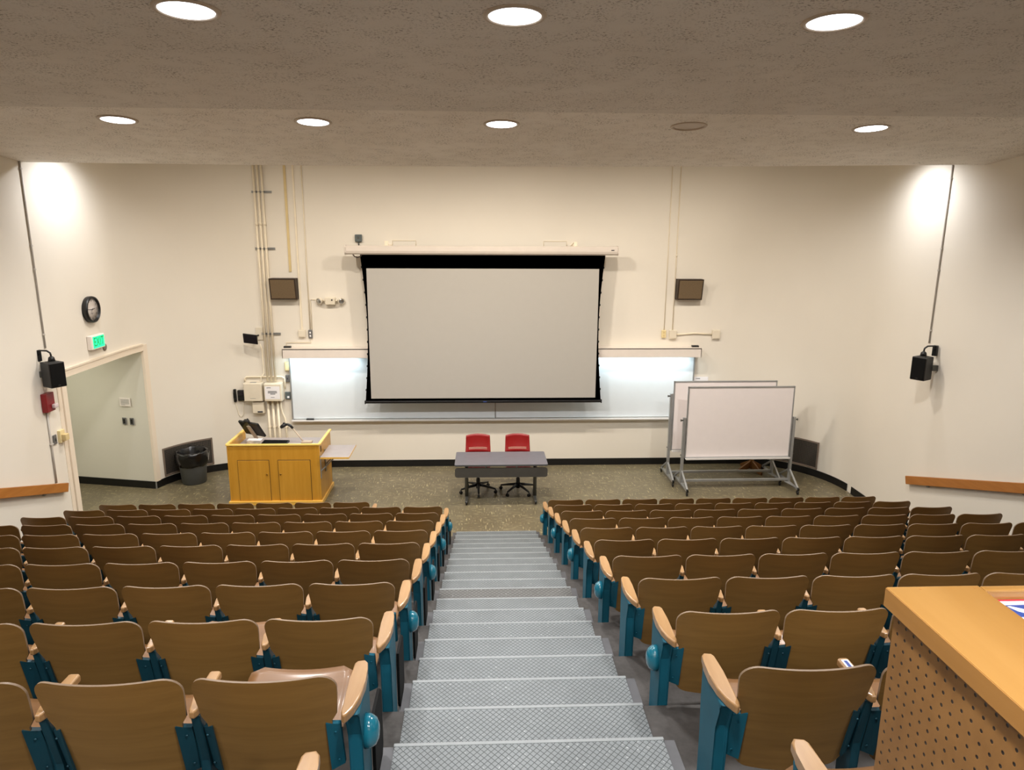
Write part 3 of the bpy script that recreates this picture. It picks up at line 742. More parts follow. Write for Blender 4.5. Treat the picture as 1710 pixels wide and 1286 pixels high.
def cabinet(x0, x1, z0, z1, d, label, name='wall_cabinet'):
    t = thing(name, label, 'cabinet', ((x0+x1)/2, YW, (z0+z1)/2)); w, h = x1-x0, z1-z0
    b = MB(); b.box((-w/2, -d, -h/2), (w/2, -.003, h/2), .006); b.obj('body', 'cabinet_cream', parent=t)
    b = MB(); b.box((-w/2+.008, -d-.012, -h/2+.008), (w/2-.008, -d+.001, h/2-.008), .005); b.obj('door', 'cabinet_cream', parent=t); return t
t = cabinet(-4.39, -4.06, 1.345, 1.685, .17, 'cream steel cabinet beside the black wall phone, without a notice')
b = MB(); b.box((-.06, -.12, .168), (.05, -.06, .176), .003); b.obj('vent_slot', 'metal_grey', parent=t)
b = MB(); b.box((-.05, -.184, -.115), (.05, -.181, -.108)); b.obj('print', 'metal_grey', parent=t)
t = cabinet(-4.02, -3.70, 1.345, 1.675, .17, 'cream steel cabinet with a printed white notice on its door')
n_ = notice('paper_notice', -4.0, -3.73, 1.39, 1.63, YW-.1825, 'white printed notice on the cabinet door under the conduits', [(-.34, .38, .03, .09), (-.2, .39, .22, .04), (0, .1, .6, .055), (0, -.0, .62, .055), (.02, -.1, .34, .055), (0, -.36, .25, .03)])
t = cabinet(-4.27, -4.06, 1.10, 1.315, .12, 'small cream box below the cabinets with a dark slot')
b = MB(); b.box((-.01, -.137, -.085), (.085, -.131, -.06), .002); b.obj('slot', 'ink', parent=t)
b = MB(); b.tube([(-4.40, YW-.03, 1.69), (-4.40, YW-.03, 1.75), (-4.36, YW-.03, 1.78), (-3.72, YW-.03, 1.78), (-3.67, YW-.03, 1.75), (-3.67, YW-.03, 1.55)], .014, 8)
tag(b.obj('conduit_pipe', 'conduit_cream'), 'thin cream conduit bent over both wall cabinets', 'conduit')
b = MB(); b.tube([(-4.06, YW-.07, 2.40), (-4.04, YW-.05, 2.3), (-4.035, YW-.05, 1.98), (-4.03, YW-.06, 1.86), (-4.085, YW-.08, 1.78), (-4.09, YW-.09, 1.675)], .011, 8)
tag(b.obj('cable', 'conduit_cream'), 'cream cable curving from the tablet mount down to a cabinet', 'cable')
# wall phone
t = thing('wall_phone', 'black wall telephone with handset on its side beside the cream cabinet', 'phone', (-4.5, YW, 1.43))
b = MB(); b.box((-.045, -.07, -.10), (.085, -.003, .10), .012); b.obj('body', 'black_plastic', parent=t)
b = MB(); b.prism([(-.03, -.12), (-.075, -.12), (-.08, -.06), (-.062, -.05), (-.062, .05), (-.08, .06), (-.075, .12), (-.03, .12)], 'x', -.118, -.068, .012); b.obj('handset', 'black_plastic', parent=t)
b = MB(); b.box((-.030, -.076, .0), (.065, -.069, .075), .004); b.obj('keypad', 'screen_glass', parent=t)
b = MB(); b.tube([(-.09, -.05, -.12), (-.085, -.03, -.25), (-.06, -.03, -.37), (-.02, -.03, -.42), (.03, -.03, -.37), (.04, -.03, -.24), (.03, -.03, -.10)], .007, 8); b.obj('cord', 'cabinet_cream', parent=t)
# touch tablet on wall arm
t = thing('wall_tablet', 'black tablet display on an arm beside the cream conduits', 'display', (-4.12, YW, 2.53))
b = MB(); b.box((-.02, -.02, -.06), (.11, -.003, .17), .004); b.obj('wall_plate', 'cabinet_cream', parent=t)
b = MB(); b.tube([(.03, -.02, .03), (-.03, -.12, .01), (-.06, -.2, 0)], .013, 8); b.obj('arm', 'black_plastic', parent=t)
m = face_mat((-.06, -.22, -.01), (1, -.18, -.09), (0.02, -.2, 1))
b = MB(); b.box((-.135, -.09, -.012), (.135, .09, .012), .008, 0, m); sc = b.obj('bezel', 'black_plastic', parent=t)
b = MB(); b.box((-.12, -.075, .012), (.12, .075, .0135), 0, 0, m); b.obj('screen', 'screen_glass', parent=t)
# emergency light
t = thing('emergency_light', 'cream twin-head emergency light on front wall between speaker and screen', 'emergency light', (-2.75, YW, 3.19))
b = MB(); b.box((-.09, -.09, -.065), (.09, -.003, .065), .008); b.obj('battery_box', 'cabinet_cream', parent=t)
b = MB(); b.lathe([(.014, 0), (.014, .006), (.004, .008)], (.035, -.09, .02), (0, -1, 0), 12); b.obj('test_button', 'black_plastic', parent=t)
for sg in (-1, 1):
    b = MB(); b.tube([(sg*.085, -.045, 0), (sg*.13, -.05, .01)], .015, 8)
    ax = Vector((sg*.5, -1, -.25)).normalized(); c = Vector((sg*.195, -.06, 0)) - ax*.04
    b.lathe([(.02, -.03), (.05, .0), (.062, .05), (.064, .06), (.056, .062)], c, ax, 20); lh = b.obj('lamp_head', 'cabinet_cream', parent=t)
    b = MB(); b.lathe([(.056, .061), (.03, .066), (.004, .068)], c, ax, 18); b.obj('lens', 'chrome', parent=lh)

# ------------------------------------------------------------------ side wall fittings
def frame_on(side, y, z):   # origin on a side wall, x' along the wall seen from inside, z' into the room
    if side == 'L': return face_mat((XL, y, z), (0, 1, 0), (0, 0, 1))
    return face_mat((XR, y, z), (0, -1, 0), (0, 0, 1))
# clock
t = thing('wall_clock', 'round black-rimmed wall clock above the doorway', 'clock', (XL, 10.70, 3.30)); m0 = face_mat((0, 0, 0), (0, 1, 0), (0, 0, 1))
b = MB(); b.lathe([(.19, .002), (.195, .05), (.19, .075), (.172, .082), (.165, .07), (.165, .02)], (0, 0, 0), (1, 0, 0), 40); b.obj('rim', 'black_plastic', parent=t)
b = MB(); b.lathe([(.168, .03), (.168, .045), (.001, .045)], (0, 0, 0), (1, 0, 0), 40); b.obj('dial', 'clock_face', parent=t)
b = MB()
for h in range(1, 13):
    a = R(90-30*h); mm = m0 @ Matrix.Translation((.132*math.cos(a), .132*math.sin(a), .047)); b.text(str(h), .042, mm, .0008)
for q in range(60):
    a = R(6*q); mm = m0 @ Matrix.Translation((.157*math.cos(a), .157*math.sin(a), .0465)) @ Matrix.Rotation(a, 4, 'Z'); L = .008 if q % 5 == 0 else .004; b.box((-L, -.0012, 0), (0.003, .0012, .001), 0, 0, mm)
b.box((-.04, -.055, .046), (.035, -.05, .047), 0, 0, m0); b.box((-.02, -.068, .046), (.012, -.064, .047), 0, 0, m0)
b.obj('numerals', 'ink', parent=t)
for nm, ang, L, w in (('hour_hand', 90-30*(2+45/60), .085, .010), ('minute_hand', 90-6*46, .125, .007), ('second_hand', 90-6*35, .05, .003)):
    b = MB(); mm = m0 @ Matrix.Translation((0, 0, .051)) @ Matrix.Rotation(R(ang), 4, 'Z'); b.prism([(-.02, -w/2), (L*.9, -w/2*.8), (L, 0), (L*.9, w/2*.8), (-.02, w/2)], 'z', 0, .002)
    for v in b.bm.verts: v.co = mm @ v.co
    b.obj(nm, 'ink', parent=t)
b = MB(); b.lathe([(.163, .076), (.10, .0775), (.002, .078)], (0, 0, 0), (1, 0, 0), 32)
tn = NT('clock_glass'); tn.b.inputs['Transmission Weight'].default_value = 1; tn.b.inputs['Roughness'].default_value = .02; tn.b.inputs['IOR'].default_value = 1.08; tn.b.inputs['Alpha'].default_value = .12; M['clock_glass'] = tn.m
b.obj('glass', 'clock_glass', parent=t)
# exit sign
t = thing('exit_sign', 'green lit EXIT sign above the doorway', 'exit sign', (XL, 10.72, 2.82))
b = MB(); b.box((-.185, -.105, .003), (.185, .105, .075), .012, 0, m0); b.obj('housing', 'sign_white', parent=t)
b = MB(); b.box((-.15, -.085, .075), (.16, .085, .078), 0, 0, m0); fcx = b.obj('lit_panel', 'exit_green', parent=t)
b = MB(); mm = m0 @ Matrix.Translation((.005, 0, .079)) @ Matrix.Diagonal((1.0, 1.35, 1, 1)); b.text('EXIT', .135, mm, .001); b.obj('lettering', 'green_dark', parent=fcx)
b = MB(); b.lathe([(.055, .002), (.055, .012), (.045, .018), (.002, .019)], (XL, 11.0, 2.69), (1, 0, 0), 24); tag(b.obj('round_cover', 'disc_grey'), 'small round grey cover plate beside the exit sign', 'cover plate')
# handrails
def handrail(side, y1, z1, y0, z0, label):
    sx = 1 if side == 'L' else -1; X = XL if side == 'L' else XR
    t = thing('handrail', label, 'handrail', (X, y1, z1)); k = (z0-z1)/(y1-y0)
    b = MB(); a = (X*0+sx*.05, 0, 0); e = (sx*.05, y0-y1, z0-z1); b.bar(a, e, .045, .125, 0, .006); b.obj('board', 'rail_oak', parent=t)
    for q in (.45, 2.2, 4.0, 5.6):
        if q < y1-y0:
            b = MB(); b.box((sx*.003 if sx > 0 else -.03, -q-.02, k*q-.09), (.03 if sx > 0 else -.003, -q+.02, k*q-.01), .004); b.tube([(sx*.015, -q, k*q-.07), (sx*.05, -q, k*q-.055)], .008, 8); b.obj('wall_bracket', 'metal_grey', parent=t)
sl = .3185
handrail('L', 9.52, .975, 3.4, .975+sl*6.12, 'oak board handrail on the wall beside the doorway')
handrail('R', 9.87, .83, 3.4, .83+sl*6.47, 'oak board handrail on the wall opposite the clock')
# loudspeakers on side walls
def loudspeaker(side, label):
    sg = 1 if side == 'L' else -1; X = (XL if side == 'L' else XR)
    c = Vector((X+sg*(.165 if side == 'L' else .22), 9.37 if side == 'L' else 9.60, 2.60))
    t = thing('loudspeaker', label, 'speaker', c, R(58)*sg)
    # face towards -y, turned towards the middle of the room
    b = MB(); b.box((-.10, -.105, -.165), (.10, .105, .165), .012); b.obj('cabinet', 'black_plastic', parent=t)
    b = MB(); b.box((-.09, -.111, -.15), (.09, -.104, .155), .004); b.obj('grille', 'black_matte', parent=t)
    b = MB(); b.box((-.015, -.1125, -.138), (.015, -.1105, -.133)); b.obj('badge', 'metal_dark', parent=t)
    b = MB(); b.box((-.055, -.06, .164), (.055, .06, .173), .003); b.obj('top_plate', 'metal_dark', parent=t)
    b = MB(); b.lathe([(.045, 0), (.035, .05), (.02, .065), (.002, .066)], (0, .0, .172), (0, 0, 1), 16)
    b.tube([(0, 0, .24), (0, .01, .28), (-sg*.02, .05, .31), (-sg*.07, .11, .315), (-sg*.08, .13, .26)], .012, 8); b.obj('mounting_arm', 'black_plastic', parent=t)
    b = MB(); b.box((-sg*.075-.03, .13, .17), (-sg*.075+.03, .185, .32), .006); b.obj('cable_box', 'black_plastic', parent=t)
    b = MB(); b.bar((-sg*.06, .1, 0), (-sg*.13, .2, 0), .05, .08); b.obj('wall_mount', 'metal_dark', parent=t)
    yc = 9.53 if side == 'L' else 9.83
    b = MB(); b.tube([(X+sg*.012, yc, ZST-.01), (X+sg*.012, yc, 2.92)], .011, 8)
    for z in (3.1, 3.95, 4.25, 5.2): b.box((X+sg*.012-.012, yc-.018, z-.012), (X+sg*.012+.012, yc+.018, z+.012), .003)
    tag(b.obj('speaker_conduit', 'conduit_grey'), 'thin grey conduit running down the wall to the black loudspeaker %s' % ('beside the doorway' if side == 'L' else 'above the handrail'), 'conduit')
loudspeaker('L', 'black box loudspeaker on the wall beside the doorway')
loudspeaker('R', 'black box loudspeaker on the wall opposite the doorway, above the handrail')
# fire alarm
t = thing('fire_alarm', 'dark red fire alarm with strobe below the loudspeaker near doorway', 'fire alarm', (XL, 9.38, 2.22))
b = MB(); b.box((-.09, -.125, .003), (.09, .125, .075), .008, 0, m0); b.obj('housing', 'alarm_red', parent=t)
b = MB(); b.box((.0, -.085, .075), (.085, -.03, .125), .012, 0, m0); b.obj('strobe_lens', 'lens_clear', parent=t)
b = MB(); b.tube([(XL+.014, 9.37, 2.09), (XL+.014, 9.36, 1.10)], .013, 8); b.box((XL+.002, 9.34, 1.63), (XL+.03, 9.40, 1.65), .002); tag(b.obj('alarm_conduit', 'conduit_grey'), 'grey conduit from the fire alarm down to the handrail', 'conduit')
t = thing('light_switch', 'small grey switch plate on the wall between conduit and casing', 'switch', (XL, 9.46, 1.68))
b = MB(); b.box((-.035, -.065, .003), (.035, .065, .02), .004, 0, m0); b.obj('plate', 'switch_grey', parent=t)
b = MB(); b.box((-.01, -.02, .02), (.01, .02, .028), .002, 0, m0); b.obj('toggle', 'metal_dark', parent=t)
t = thing('thermostat', 'yellowed thermostat with guard beside the door casing', 'thermostat', (XL, 9.60, 1.69))
b = MB(); b.box((-.055, -.085, -.001), (.055, .085, .04), .005, 0, m0); b.obj('base_plate', 'outlet_yellow', parent=t)
b = MB(); b.box((-.035, -.06, .04), (.05, .03, .10), .008, 0, m0); b.obj('dial_box', 'conduit_yellow', parent=t)
# corridor wall fittings
ca, cb = Vector((-5.71, 12.02, 0)), Vector((-7.3, 12.37, 0))
ca = Vector((XL-.02, DY1, 0)); cb = Vector((-8.6, 12.66, 0)); cdir = (ca-cb).normalized()
def on_corr(s, z): p = ca - cdir*s; return face_mat((p.x, p.y, z), tuple(cdir), (0, 0, 1))
m = on_corr(.33, 1.55); t = thing('wall_sign', 'small grey printed sign on the corridor wall', 'sign', m.translation); mr = m.to_3x3().to_4x4()
b = MB(); b.box((-.1, -.075, .002), (.1, .075, .01), .002, 0, mr); b.obj('plate', 'sign_white', parent=t)
b = MB()
for v in (.045, .025, .008, -.01, -.028, -.05): b.box((-.08, v-.004, .01), (.08 if v > -.04 else .0, v+.004, .011), 0, 0, mr)
b.obj('print', 'metal_grey', parent=t)
for s, nm in ((.385, 'farther from the door casing'), (.24, 'nearer the door casing')):
    m = on_corr(s, 1.21); t = thing('light_switch', 'dark switch plate under the corridor sign, %s' % nm, 'switch', m.translation); mr = m.to_3x3().to_4x4()
    b = MB(); b.box((-.038, -.062, .002), (.038, .062, .01), .003, 0, mr); b.obj('plate', 'switch_grey', parent=t)
    b = MB(); b.box((-.018, -.04, .01), (.018, .04, .015), .002, 0, mr); b.obj('rocker', 'black_plastic', parent=t)

# ------------------------------------------------------------------ air vents on the curved corners
def vent(cx, cy, rx, ry, a0, a1, z0, z1, label):
    t = thing('air_vent', label, 'vent', (cx, cy, 0)); pts = arc(0, 0, rx-.012, ry-.012, a0, a1, 16)
    me = bpy.data.meshes.new('grid'); b = MB(); uvl = b.bm.loops.layers.uv.new('UVMap'); s = 0; prev = None
    L = [0]
    for p, q in zip(pts, pts[1:]): L.append(L[-1] + math.hypot(q[0]-p[0], q[1]-p[1]))
    lo = [b.bm.verts.new((x, y, z0+.025)) for x, y in pts]; hi = [b.bm.verts.new((x, y, z1-.025)) for x, y in pts]
    for i in range(len(pts)-1):
        f = b.bm.faces.new((lo[i], lo[i+1], hi[i+1], hi[i])); f.smooth = True
        for lp, uv in zip(f.loops, ((L[i], 0), (L[i+1], 0), (L[i+1], z1-z0-.05), (L[i], z1-z0-.05))): lp[uvl].uv = uv
    b.obj('grid', 'vent_grid', parent=t, recalc=False)
    b = MB(); pp = arc(0, 0, rx-.014, ry-.014, a0, a1, 16)
    for z in (z0+.014, z1-.014):
        for p, q in zip(pp, pp[1:]): b.bar((p[0], p[1], z), (q[0], q[1], z), .012, .028)
    for p in (pp[0], pp[-1]): b.bar((p[0], p[1], z0), (p[0], p[1], z1), .022, .022)
    b.obj('frame', 'disc_grey', parent=t)
vent(-4.3, 11.6, 1.48, 1.52, 155, 120, .155, .665, 'black grid air vent in the curved wall behind the bin')
vent(4.88, 11.45, 1.55, 1.67, 31, 62, .150, .665, 'black grid air vent in the curved wall behind the rolling whiteboards')

# ------------------------------------------------------------------ trash bin
t = thing('trash_bin', 'grey round trash bin with black liner by the curved wall', 'bin', (-5.19, 12.37, 0))
b = MB(); b.lathe([(.19, 0), (.205, .01), (.245, .54), (.252, .55), (.24, .55), (.20, .03), (.002, .025)], n=32); b.obj('bin', 'bin_grey', parent=t)
rj = random.Random(3); rnd = [[rj.uniform(-1, 1) for k in range(40)] for j in range(12)]
def jit(j, k, r, h):
    w_ = math.sin(k*1.1+j)*.4+math.sin(k*2.7+j*2.1)*.4+rnd[j][k]*.5
    return r + (.014*w_ if j > 0 else .006*w_+.003), h + .016*w_*(1 if j in (0, 4, 5, 6) else .4)
b = MB(); b.lathe([(.252, .345), (.272, .40), (.283, .46), (.284, .53), (.275, .575), (.258, .60), (.240, .575), (.22, .48), (.19, .40), (.10, .34), (.01, .33)], n=40, jitter=jit); b.obj('liner_bag', 'bag_black', parent=t)

# ------------------------------------------------------------------ lectern
LX, LY = -3.41, 11.22
t = thing('lectern', 'large yellow birch lectern cabinet with two front doors', 'lectern', (LX, LY, 0)); hw = .745
b = MB(); b.box((-hw+.031, .013, .07), (hw-.031, .035, 1.02), .002); b.obj('front_panel', 'birch', parent=t)
for sg in (-1, 1):
    b = MB(); b.box((sg*hw-(.03 if sg > 0 else 0), .012, .07), (sg*hw+(.03 if sg < 0 else 0), .88, 1.02), .003); b.obj('side_panel', 'birch', parent=t)
b = MB(); b.box((-hw, .86, .07), (hw, .88, .86), .002); b.obj('back_panel', 'birch', parent=t)
b = MB(); b.box((-hw-.008, -.002, 1.02), (hw+.008, .038, 1.048), .005)
for sg in (-1, 1): b.box((sg*hw-.022, .03, 1.02), (sg*hw+.022, .885, 1.048), .005)
b.obj('rim', 'birch_edge', parent=t)
b = MB(); b.box((-hw-.022, -.03, 0), (hw+.022, .90, .072), .006); b.obj('plinth', 'birch_flat', parent=t)
b = MB(); b.box((-hw+.03, .04, .865), (hw-.03, .895, .895), .003); b.obj('worktop', 'shelf_laminate', parent=t)
for x0, x1, kx in ((-.582, -.082, -.115), (.07, .585, .105)):
    b = MB(); b.box((x0-.007, .0085, .062), (x1+.007, .0125, .777)); b.obj('door_gap', 'frame_brown', parent=t)
    b = MB(); b.box((x0, .0, .07), (x1, .0125, .768), .002); d_ = b.obj('door', 'birch_flat' if x0 < -5 else 'birch', parent=t)
    b = MB(); b.lathe([(.006, 0), (.006, .012), (.014, .018), (.014, .026), (.002, .029)], (kx, .0, .54), (0, -1, 0), 14); b.obj('knob', 'brass', parent=d_)
b = MB(); b.box((.79, -.14, .838), (1.25, .54, .862), .002); b.box((.788, -.143, .836), (1.252, -.139, .864), .001, 1); b.box((1.249, -.143, .836), (1.253, .54, .864), .001, 1)
sh = b.obj('side_shelf', 'shelf_laminate', 'birch_flat', parent=t); sh['label'] = 'grey fold-out side shelf'
for y in (.02, .38):
    b = MB(); b.box((.748, y-.015, .45), (.762, y+.015, .835), .002); b.box((.76, y-.012, .815), (1.05, y+.012, .837), .002); b.bar((.757, y, .58), (1.0, y, .822), .016, .02); b.obj('shelf_bracket', 'metal_grey', parent=sh)
b = MB(); b.box((.7465, .10, .88), (.752, .14, .98), .004); b.obj('cable_port', 'black_plastic', parent=t)
# monitor on the lectern
t = thing('computer_monitor', 'black computer monitor tilted back on the lectern', 'monitor', (-3.89, 11.75, .896), R(-30))
b = MB(); m = face_mat((0, .0, .27), (1, 0, 0), (0, -.52, .85)); b.box((-.225, -.15, -.02), (.225, .15, .02), .008, 0, m); b.obj('panel', 'black_plastic', parent=t)
b = MB(); b.box((-.212, -.138, -.0225), (.212, .138, -.019), 0, 0, m); b.obj('screen', 'screen_glass', parent=t)
b = MB(); b.box((-.045, -.2, .022), (.045, .09, .045), .008, 0, m); b.box((-.045, -.11, .0), (.045, -.02, .06), .01); b.box((-.08, -.10, .0), (.08, .08, .014), .006); b.obj('stand', 'fixture_ring', parent=t)
b = MB(); b.box((-.07, .153, -.025), (.04, .2, .03), .012, 0, m); b.lathe([(.018, 0), (.018, .01)], m @ Vector((-.015, .184, -.03)), (0, .85, .52), 12); b.obj('webcam', 'black_plastic', parent=t)
b = MB(); mm = m @ Matrix.Translation((.0, .1, .021)); b.lathe([(.018, 0), (.018, .002), (.014, .0022)], mm.translation, m.to_3x3() @ Vector((0, 0, 1)), 20); b.obj('badge', 'metal_grey', parent=t)
# keyboard, papers, microphone
t = thing('keyboard', 'black keyboard lying on the lectern worktop beside the monitor', 'keyboard', (-3.53, 11.80, .896), R(-4))
b = MB(); b.prism([(-.07, 0), (.07, 0), (.07, .03), (-.07, .016)], 'x', -.22, .22, .004); b.obj('case', 'black_plastic', parent=t)
b = MB()
for q in range(14):
    for w_ in range(5): b.box((-.205+q*.0295, -.058+w_*.024, .018+w_*.0022), (-.18+q*.0295, -.038+w_*.024, .025+w_*.0022), .001)
b.obj('keys', 'black_matte', parent=t)
b = MB(); b.box((-4.06, 11.92, .896), (-3.82, 12.06, .899)); b.box((-4.04, 11.90, .899), (-3.86, 12.03, .901)); tag(b.obj('paper_sheet', 'paper'), 'white papers lying on the lectern behind the monitor', 'paper')
t = thing('gooseneck_microphone', 'gooseneck microphone with black head standing on the lectern', 'microphone', (-3.0, 11.80, .896))
b = MB(); b.box((-.09, -.05, 0), (.09, .05, .03), .008); b.obj('base', 'fixture_ring', parent=t)
b = MB(); b.tube([(-.06, 0, .02), (-.08, 0, .05), (-.235, 0, .27)], .012, 10); b.obj('neck', 'fixture_ring', parent=t)
b = MB(); b.tube([(-.225, 0, .255), (-.26, 0, .30), (-.30, 0, .322), (-.35, 0, .322)], .022, 12); b.obj('flexible_collar', 'black_plastic', parent=t)
b = MB(); b.tube([(-.335, 0, .325), (-.36, -.01, .315), (-.40, -.02, .29), (-.425, -.03, .275)], [.024, .034, .034, .018], 12); b.box((-.385, -.03, .31), (-.345, .02, .36), .012); b.obj('head', 'black_plastic', parent=t)

# ------------------------------------------------------------------ table and red chairs
t = thing('folding_table', 'grey-topped rectangular table with modesty panel in front of red chairs', 'table', (.31, 11.016, 0))
prof = [(-.762, .02), (-.742, 0), (.742, 0), (.762, .02), (.755, .665), (.735, .68), (-.735, .68), (-.755, .665)]
b = MB(); b.prism(prof, 'z', .708, .738, .004); b.obj('top', 'laminate_grey', parent=t)
b = MB(); b.prism([(x*1.002, y*1.004-.002) for x, y in prof], 'z', .706, .732, .002); b.obj('edge_band', 'laminate_edge', parent=t)
b = MB(); c_ = .04
pp = []
for sx, sz, a0 in ((1, 1, 0), (-1, 1, 90), (-1, -1, 180), (1, -1, 270)):
    for q in range(6): a = R(a0+18*q); pp.append((sx*.72+c_*math.cos(a), .588+sz*.042+c_*math.sin(a)))
b.prism(pp, 'y', .03, .045, .003); b.obj('modesty_panel', 'modesty_grey', parent=t)
for x in (-.25, .25): b = MB(); b.box((x-.015, .04, .64), (x+.015, .06, .707), .002); b.obj('panel_bracket', 'metal_grey', parent=t)
for sx in (-.577, .577):
    b = MB(); b.tube([(sx, .33, .06), (sx, .33, .69)], .03, 14); b.box((sx-.03, .12, .68), (sx+.03, .56, .706), .004); b.bar((sx, .08, .055), (sx, .62, .055), .05, .04, 0, .01); lg = b.obj('leg', 'metal_dark', parent=t)
    for y in (.10, .60): b = MB(); b.lathe([(.012, -.013), (.03, -.012), (.035, -.004), (.035, .004), (.03, .012), (.012, .013)], (sx, y, .036), (1, 0, 0), 14); b.obj('caster', 'black_plastic', parent=lg)
def task_chair(x, y, rot, label):
    t = thing('task_chair', label, 'chair', (x, y, 0), 0, 'red swivel chairs behind the grey table')
    b = MB(); NX, NZ = 12, 8
    def pt(i, j, off):
        s = -1+2*i/NX; u = j/NZ; z = .640 + .296*u; wdt = .222 - .012*u; z += .018*(1-s*s)*u - .0
        return (s*wdt, .27 + .07*u - .05*s*s + off + .015*math.sin(math.pi*u), z)
    G = [[[b.bm.verts.new(pt(i, j, off)) for i in range(NX+1)] for j in range(NZ+1)] for off in (0, .016)]
    slot = 1
    for g in G:
        for j in range(NZ):
            for i in range(NX):
                f = b.bm.faces.new((g[j][i], g[j][i+1], g[j+1][i+1], g[j+1][i])); f.smooth = True
    ring = [(0, i) for i in range(NX+1)] + [(j, NX) for j in range(1, NZ+1)] + [(NZ, i) for i in range(NX-1, -1, -1)] + [(j, 0) for j in range(NZ-1, 0, -1)]
    for (j, i), (k, l) in zip(ring, ring[1:]+ring[:1]): b.bm.faces.new((G[0][j][i], G[0][k][l], G[1][k][l], G[1][j][i]))
    bk_ = b.obj('backrest', 'red_plastic', parent=t)
    b = MB()
    for z in (.700, .720):
        pts_ = []
        for q in range(11):
            s = -.8+1.6*q/10; u = (z-.640)/.296; pts_.append((s*.2, .27+.07*u-.05*(s*.9)**2-.002+.015*math.sin(math.pi*u), z))
        for p, q in zip(pts_, pts_[1:]): b.bar(p, q, .006, .004)
    b.obj('slot', 'conduit_cream', parent=bk_)
    b = MB(); b.prism([(-.22, -.2), (-.19, -.23), (.19, -.23), (.22, -.2), (.205, .2), (.17, .23), (-.17, .23), (-.205, .2)], 'z', .44, .475, .012); b.obj('seat', 'red_plastic', parent=t)
    for sx in (-1, 1): b = MB(); b.tube([(sx*.12, .12, .43), (sx*.15, .26, .45), (sx*.15, .295, .55), (sx*.14, .30, .72)], .013, 8); b.obj('back_support', 'black_plastic', parent=t)
    b = MB(); b.tube([(0, 0, .07), (0, 0, .25), (0, 0, .26), (0, 0, .44)], [.034, .034, .022, .022], 14); b.box((-.09, -.1, .42), (.09, .12, .44), .005); b.obj('gas_column', 'black_plastic', parent=t)
    for q in range(5):
        a = R(rot+72*q); d = Vector((math.cos(a), math.sin(a), 0))
        b = MB(); b.tube([d*.02+Vector((0, 0, .135)), d*.16+Vector((0, 0, .115)), d*.31+Vector((0, 0, .085))], [.028, .022, .015], 10); lg = b.obj('leg', 'black_plastic', parent=t)
        b = MB(); p = d*.315; n_ = Vector((-d.y, d.x, 0))
        for sg in (-1, 1): b.lathe([(.01, -.008), (.026, -.007), (.03, 0), (.026, .007), (.01, .008)], p+n_*sg*.014+Vector((0, 0, .031)), n_, 12)
        b.tube([p+Vector((0, 0, .03)), p+Vector((0, 0, .085))], .008, 8); b.obj('caster', 'black_plastic', parent=lg)
task_chair(-.075, 11.72, 200, 'red plastic swivel chair behind the table, nearer the lectern')
task_chair(.62, 11.72, 232, 'red plastic swivel chair behind the table, nearer the rolling whiteboards')

# ------------------------------------------------------------------ rolling whiteboards
def rolling_board(x, y, halfd, ptop, label, tilt=0):
    t = thing('rolling_whiteboard', label, 'whiteboard', (x, y, 0), R(.6)); hw = .94
    b = MB(); b.box((-hw+.02, -.012, .575), (hw-.02, .012, 1.835), .001); b.obj('writing_surface', 'white_board', parent=t)
    b = MB()
    b.box((-hw, -.018, 1.825), (hw, .018, 1.85), .003); b.box((-hw, -.018, .56), (hw, .018, .585), .003)
    for s in (-1, 1): b.box((s*hw-(.022 if s > 0 else 0), -.018, .56), (s*hw+(.022 if s < 0 else 0), .018, 1.85), .003)
    b.obj('frame', 'metal_grey', parent=t)
    b = MB(); b.box((-hw+.01, -.085, .552), (hw-.01, -.018, .566), .003); b.box((-hw+.01, -.09, .552), (hw-.01, -.082, .585), .003); b.box((-hw+.01, -.02, .552), (hw-.01, .085, .566), .003); b.obj('marker_tray', 'tray_white', parent=t)
    for s in (-1, 1):
        X = s*(hw+.035)
        b = MB(); b.box((X-.022, -.03, .10), (X+.022, .03, ptop), .004); ps = b.obj('post', 'metal_grey', parent=t)
        b = MB(); b.lathe([(.012, 0), (.012, .03), (.02, .034), (.02, .045), (.002, .047)], (X+s*.02, 0, ptop-.05), (s, 0, 0), 10); b.lathe([(.008, 0), (.008, .02), (.002, .022)], (X+s*.02, 0, .62), (s, 0, 0), 8); b.obj('pivot_knob', 'metal_dark', parent=ps)
        b = MB(); b.bar((X, -halfd, .10), (X, halfd, .10), .035, .03, 0, .003)
        for q in (-1, 1): b.bar((X, q*.02, .33), (X, q*(halfd-.02), .115), .03, .03, 0, .003)
        b.quad((X-s*.02, -halfd+.02, .118), (X-s*.02, -.03, .118), (X-s*.10, -.03, .118)); b.quad((X-s*.02, .03, .118), (X-s*.02, halfd-.1, .118), (X-s*.10, .03, .118))
        ft = b.obj('foot', 'metal_grey', parent=t)
        for q in (-1, 1):
            b = MB(); b.box((X-.017, q*halfd-.02, .075), (X+.017, q*halfd+.02, .118), .003); b.tube([(X, q*halfd, .08), (X, q*halfd+.01, .05)], .01, 8)
            b.lathe([(.012, -.012), (.034, -.011), (.037, 0), (.034, .011), (.012, .012)], (X, q*halfd+.015, .037), (1, 0, 0), 16); b.obj('caster', 'black_plastic', parent=ft)
    b = MB(); b.bar((-hw-.035, 0, .145), (hw+.035, 0, .145), .035, .04, 0, .003); b.obj('crossbar', 'metal_grey', parent=t)
rolling_board(4.49, 11.80, .40, 1.30, 'rolling whiteboard in a grey wheeled frame, the one in front')
rolling_board(4.365, 12.26, .40, 1.625, 'rolling whiteboard in a grey wheeled frame, the one partly hidden behind')
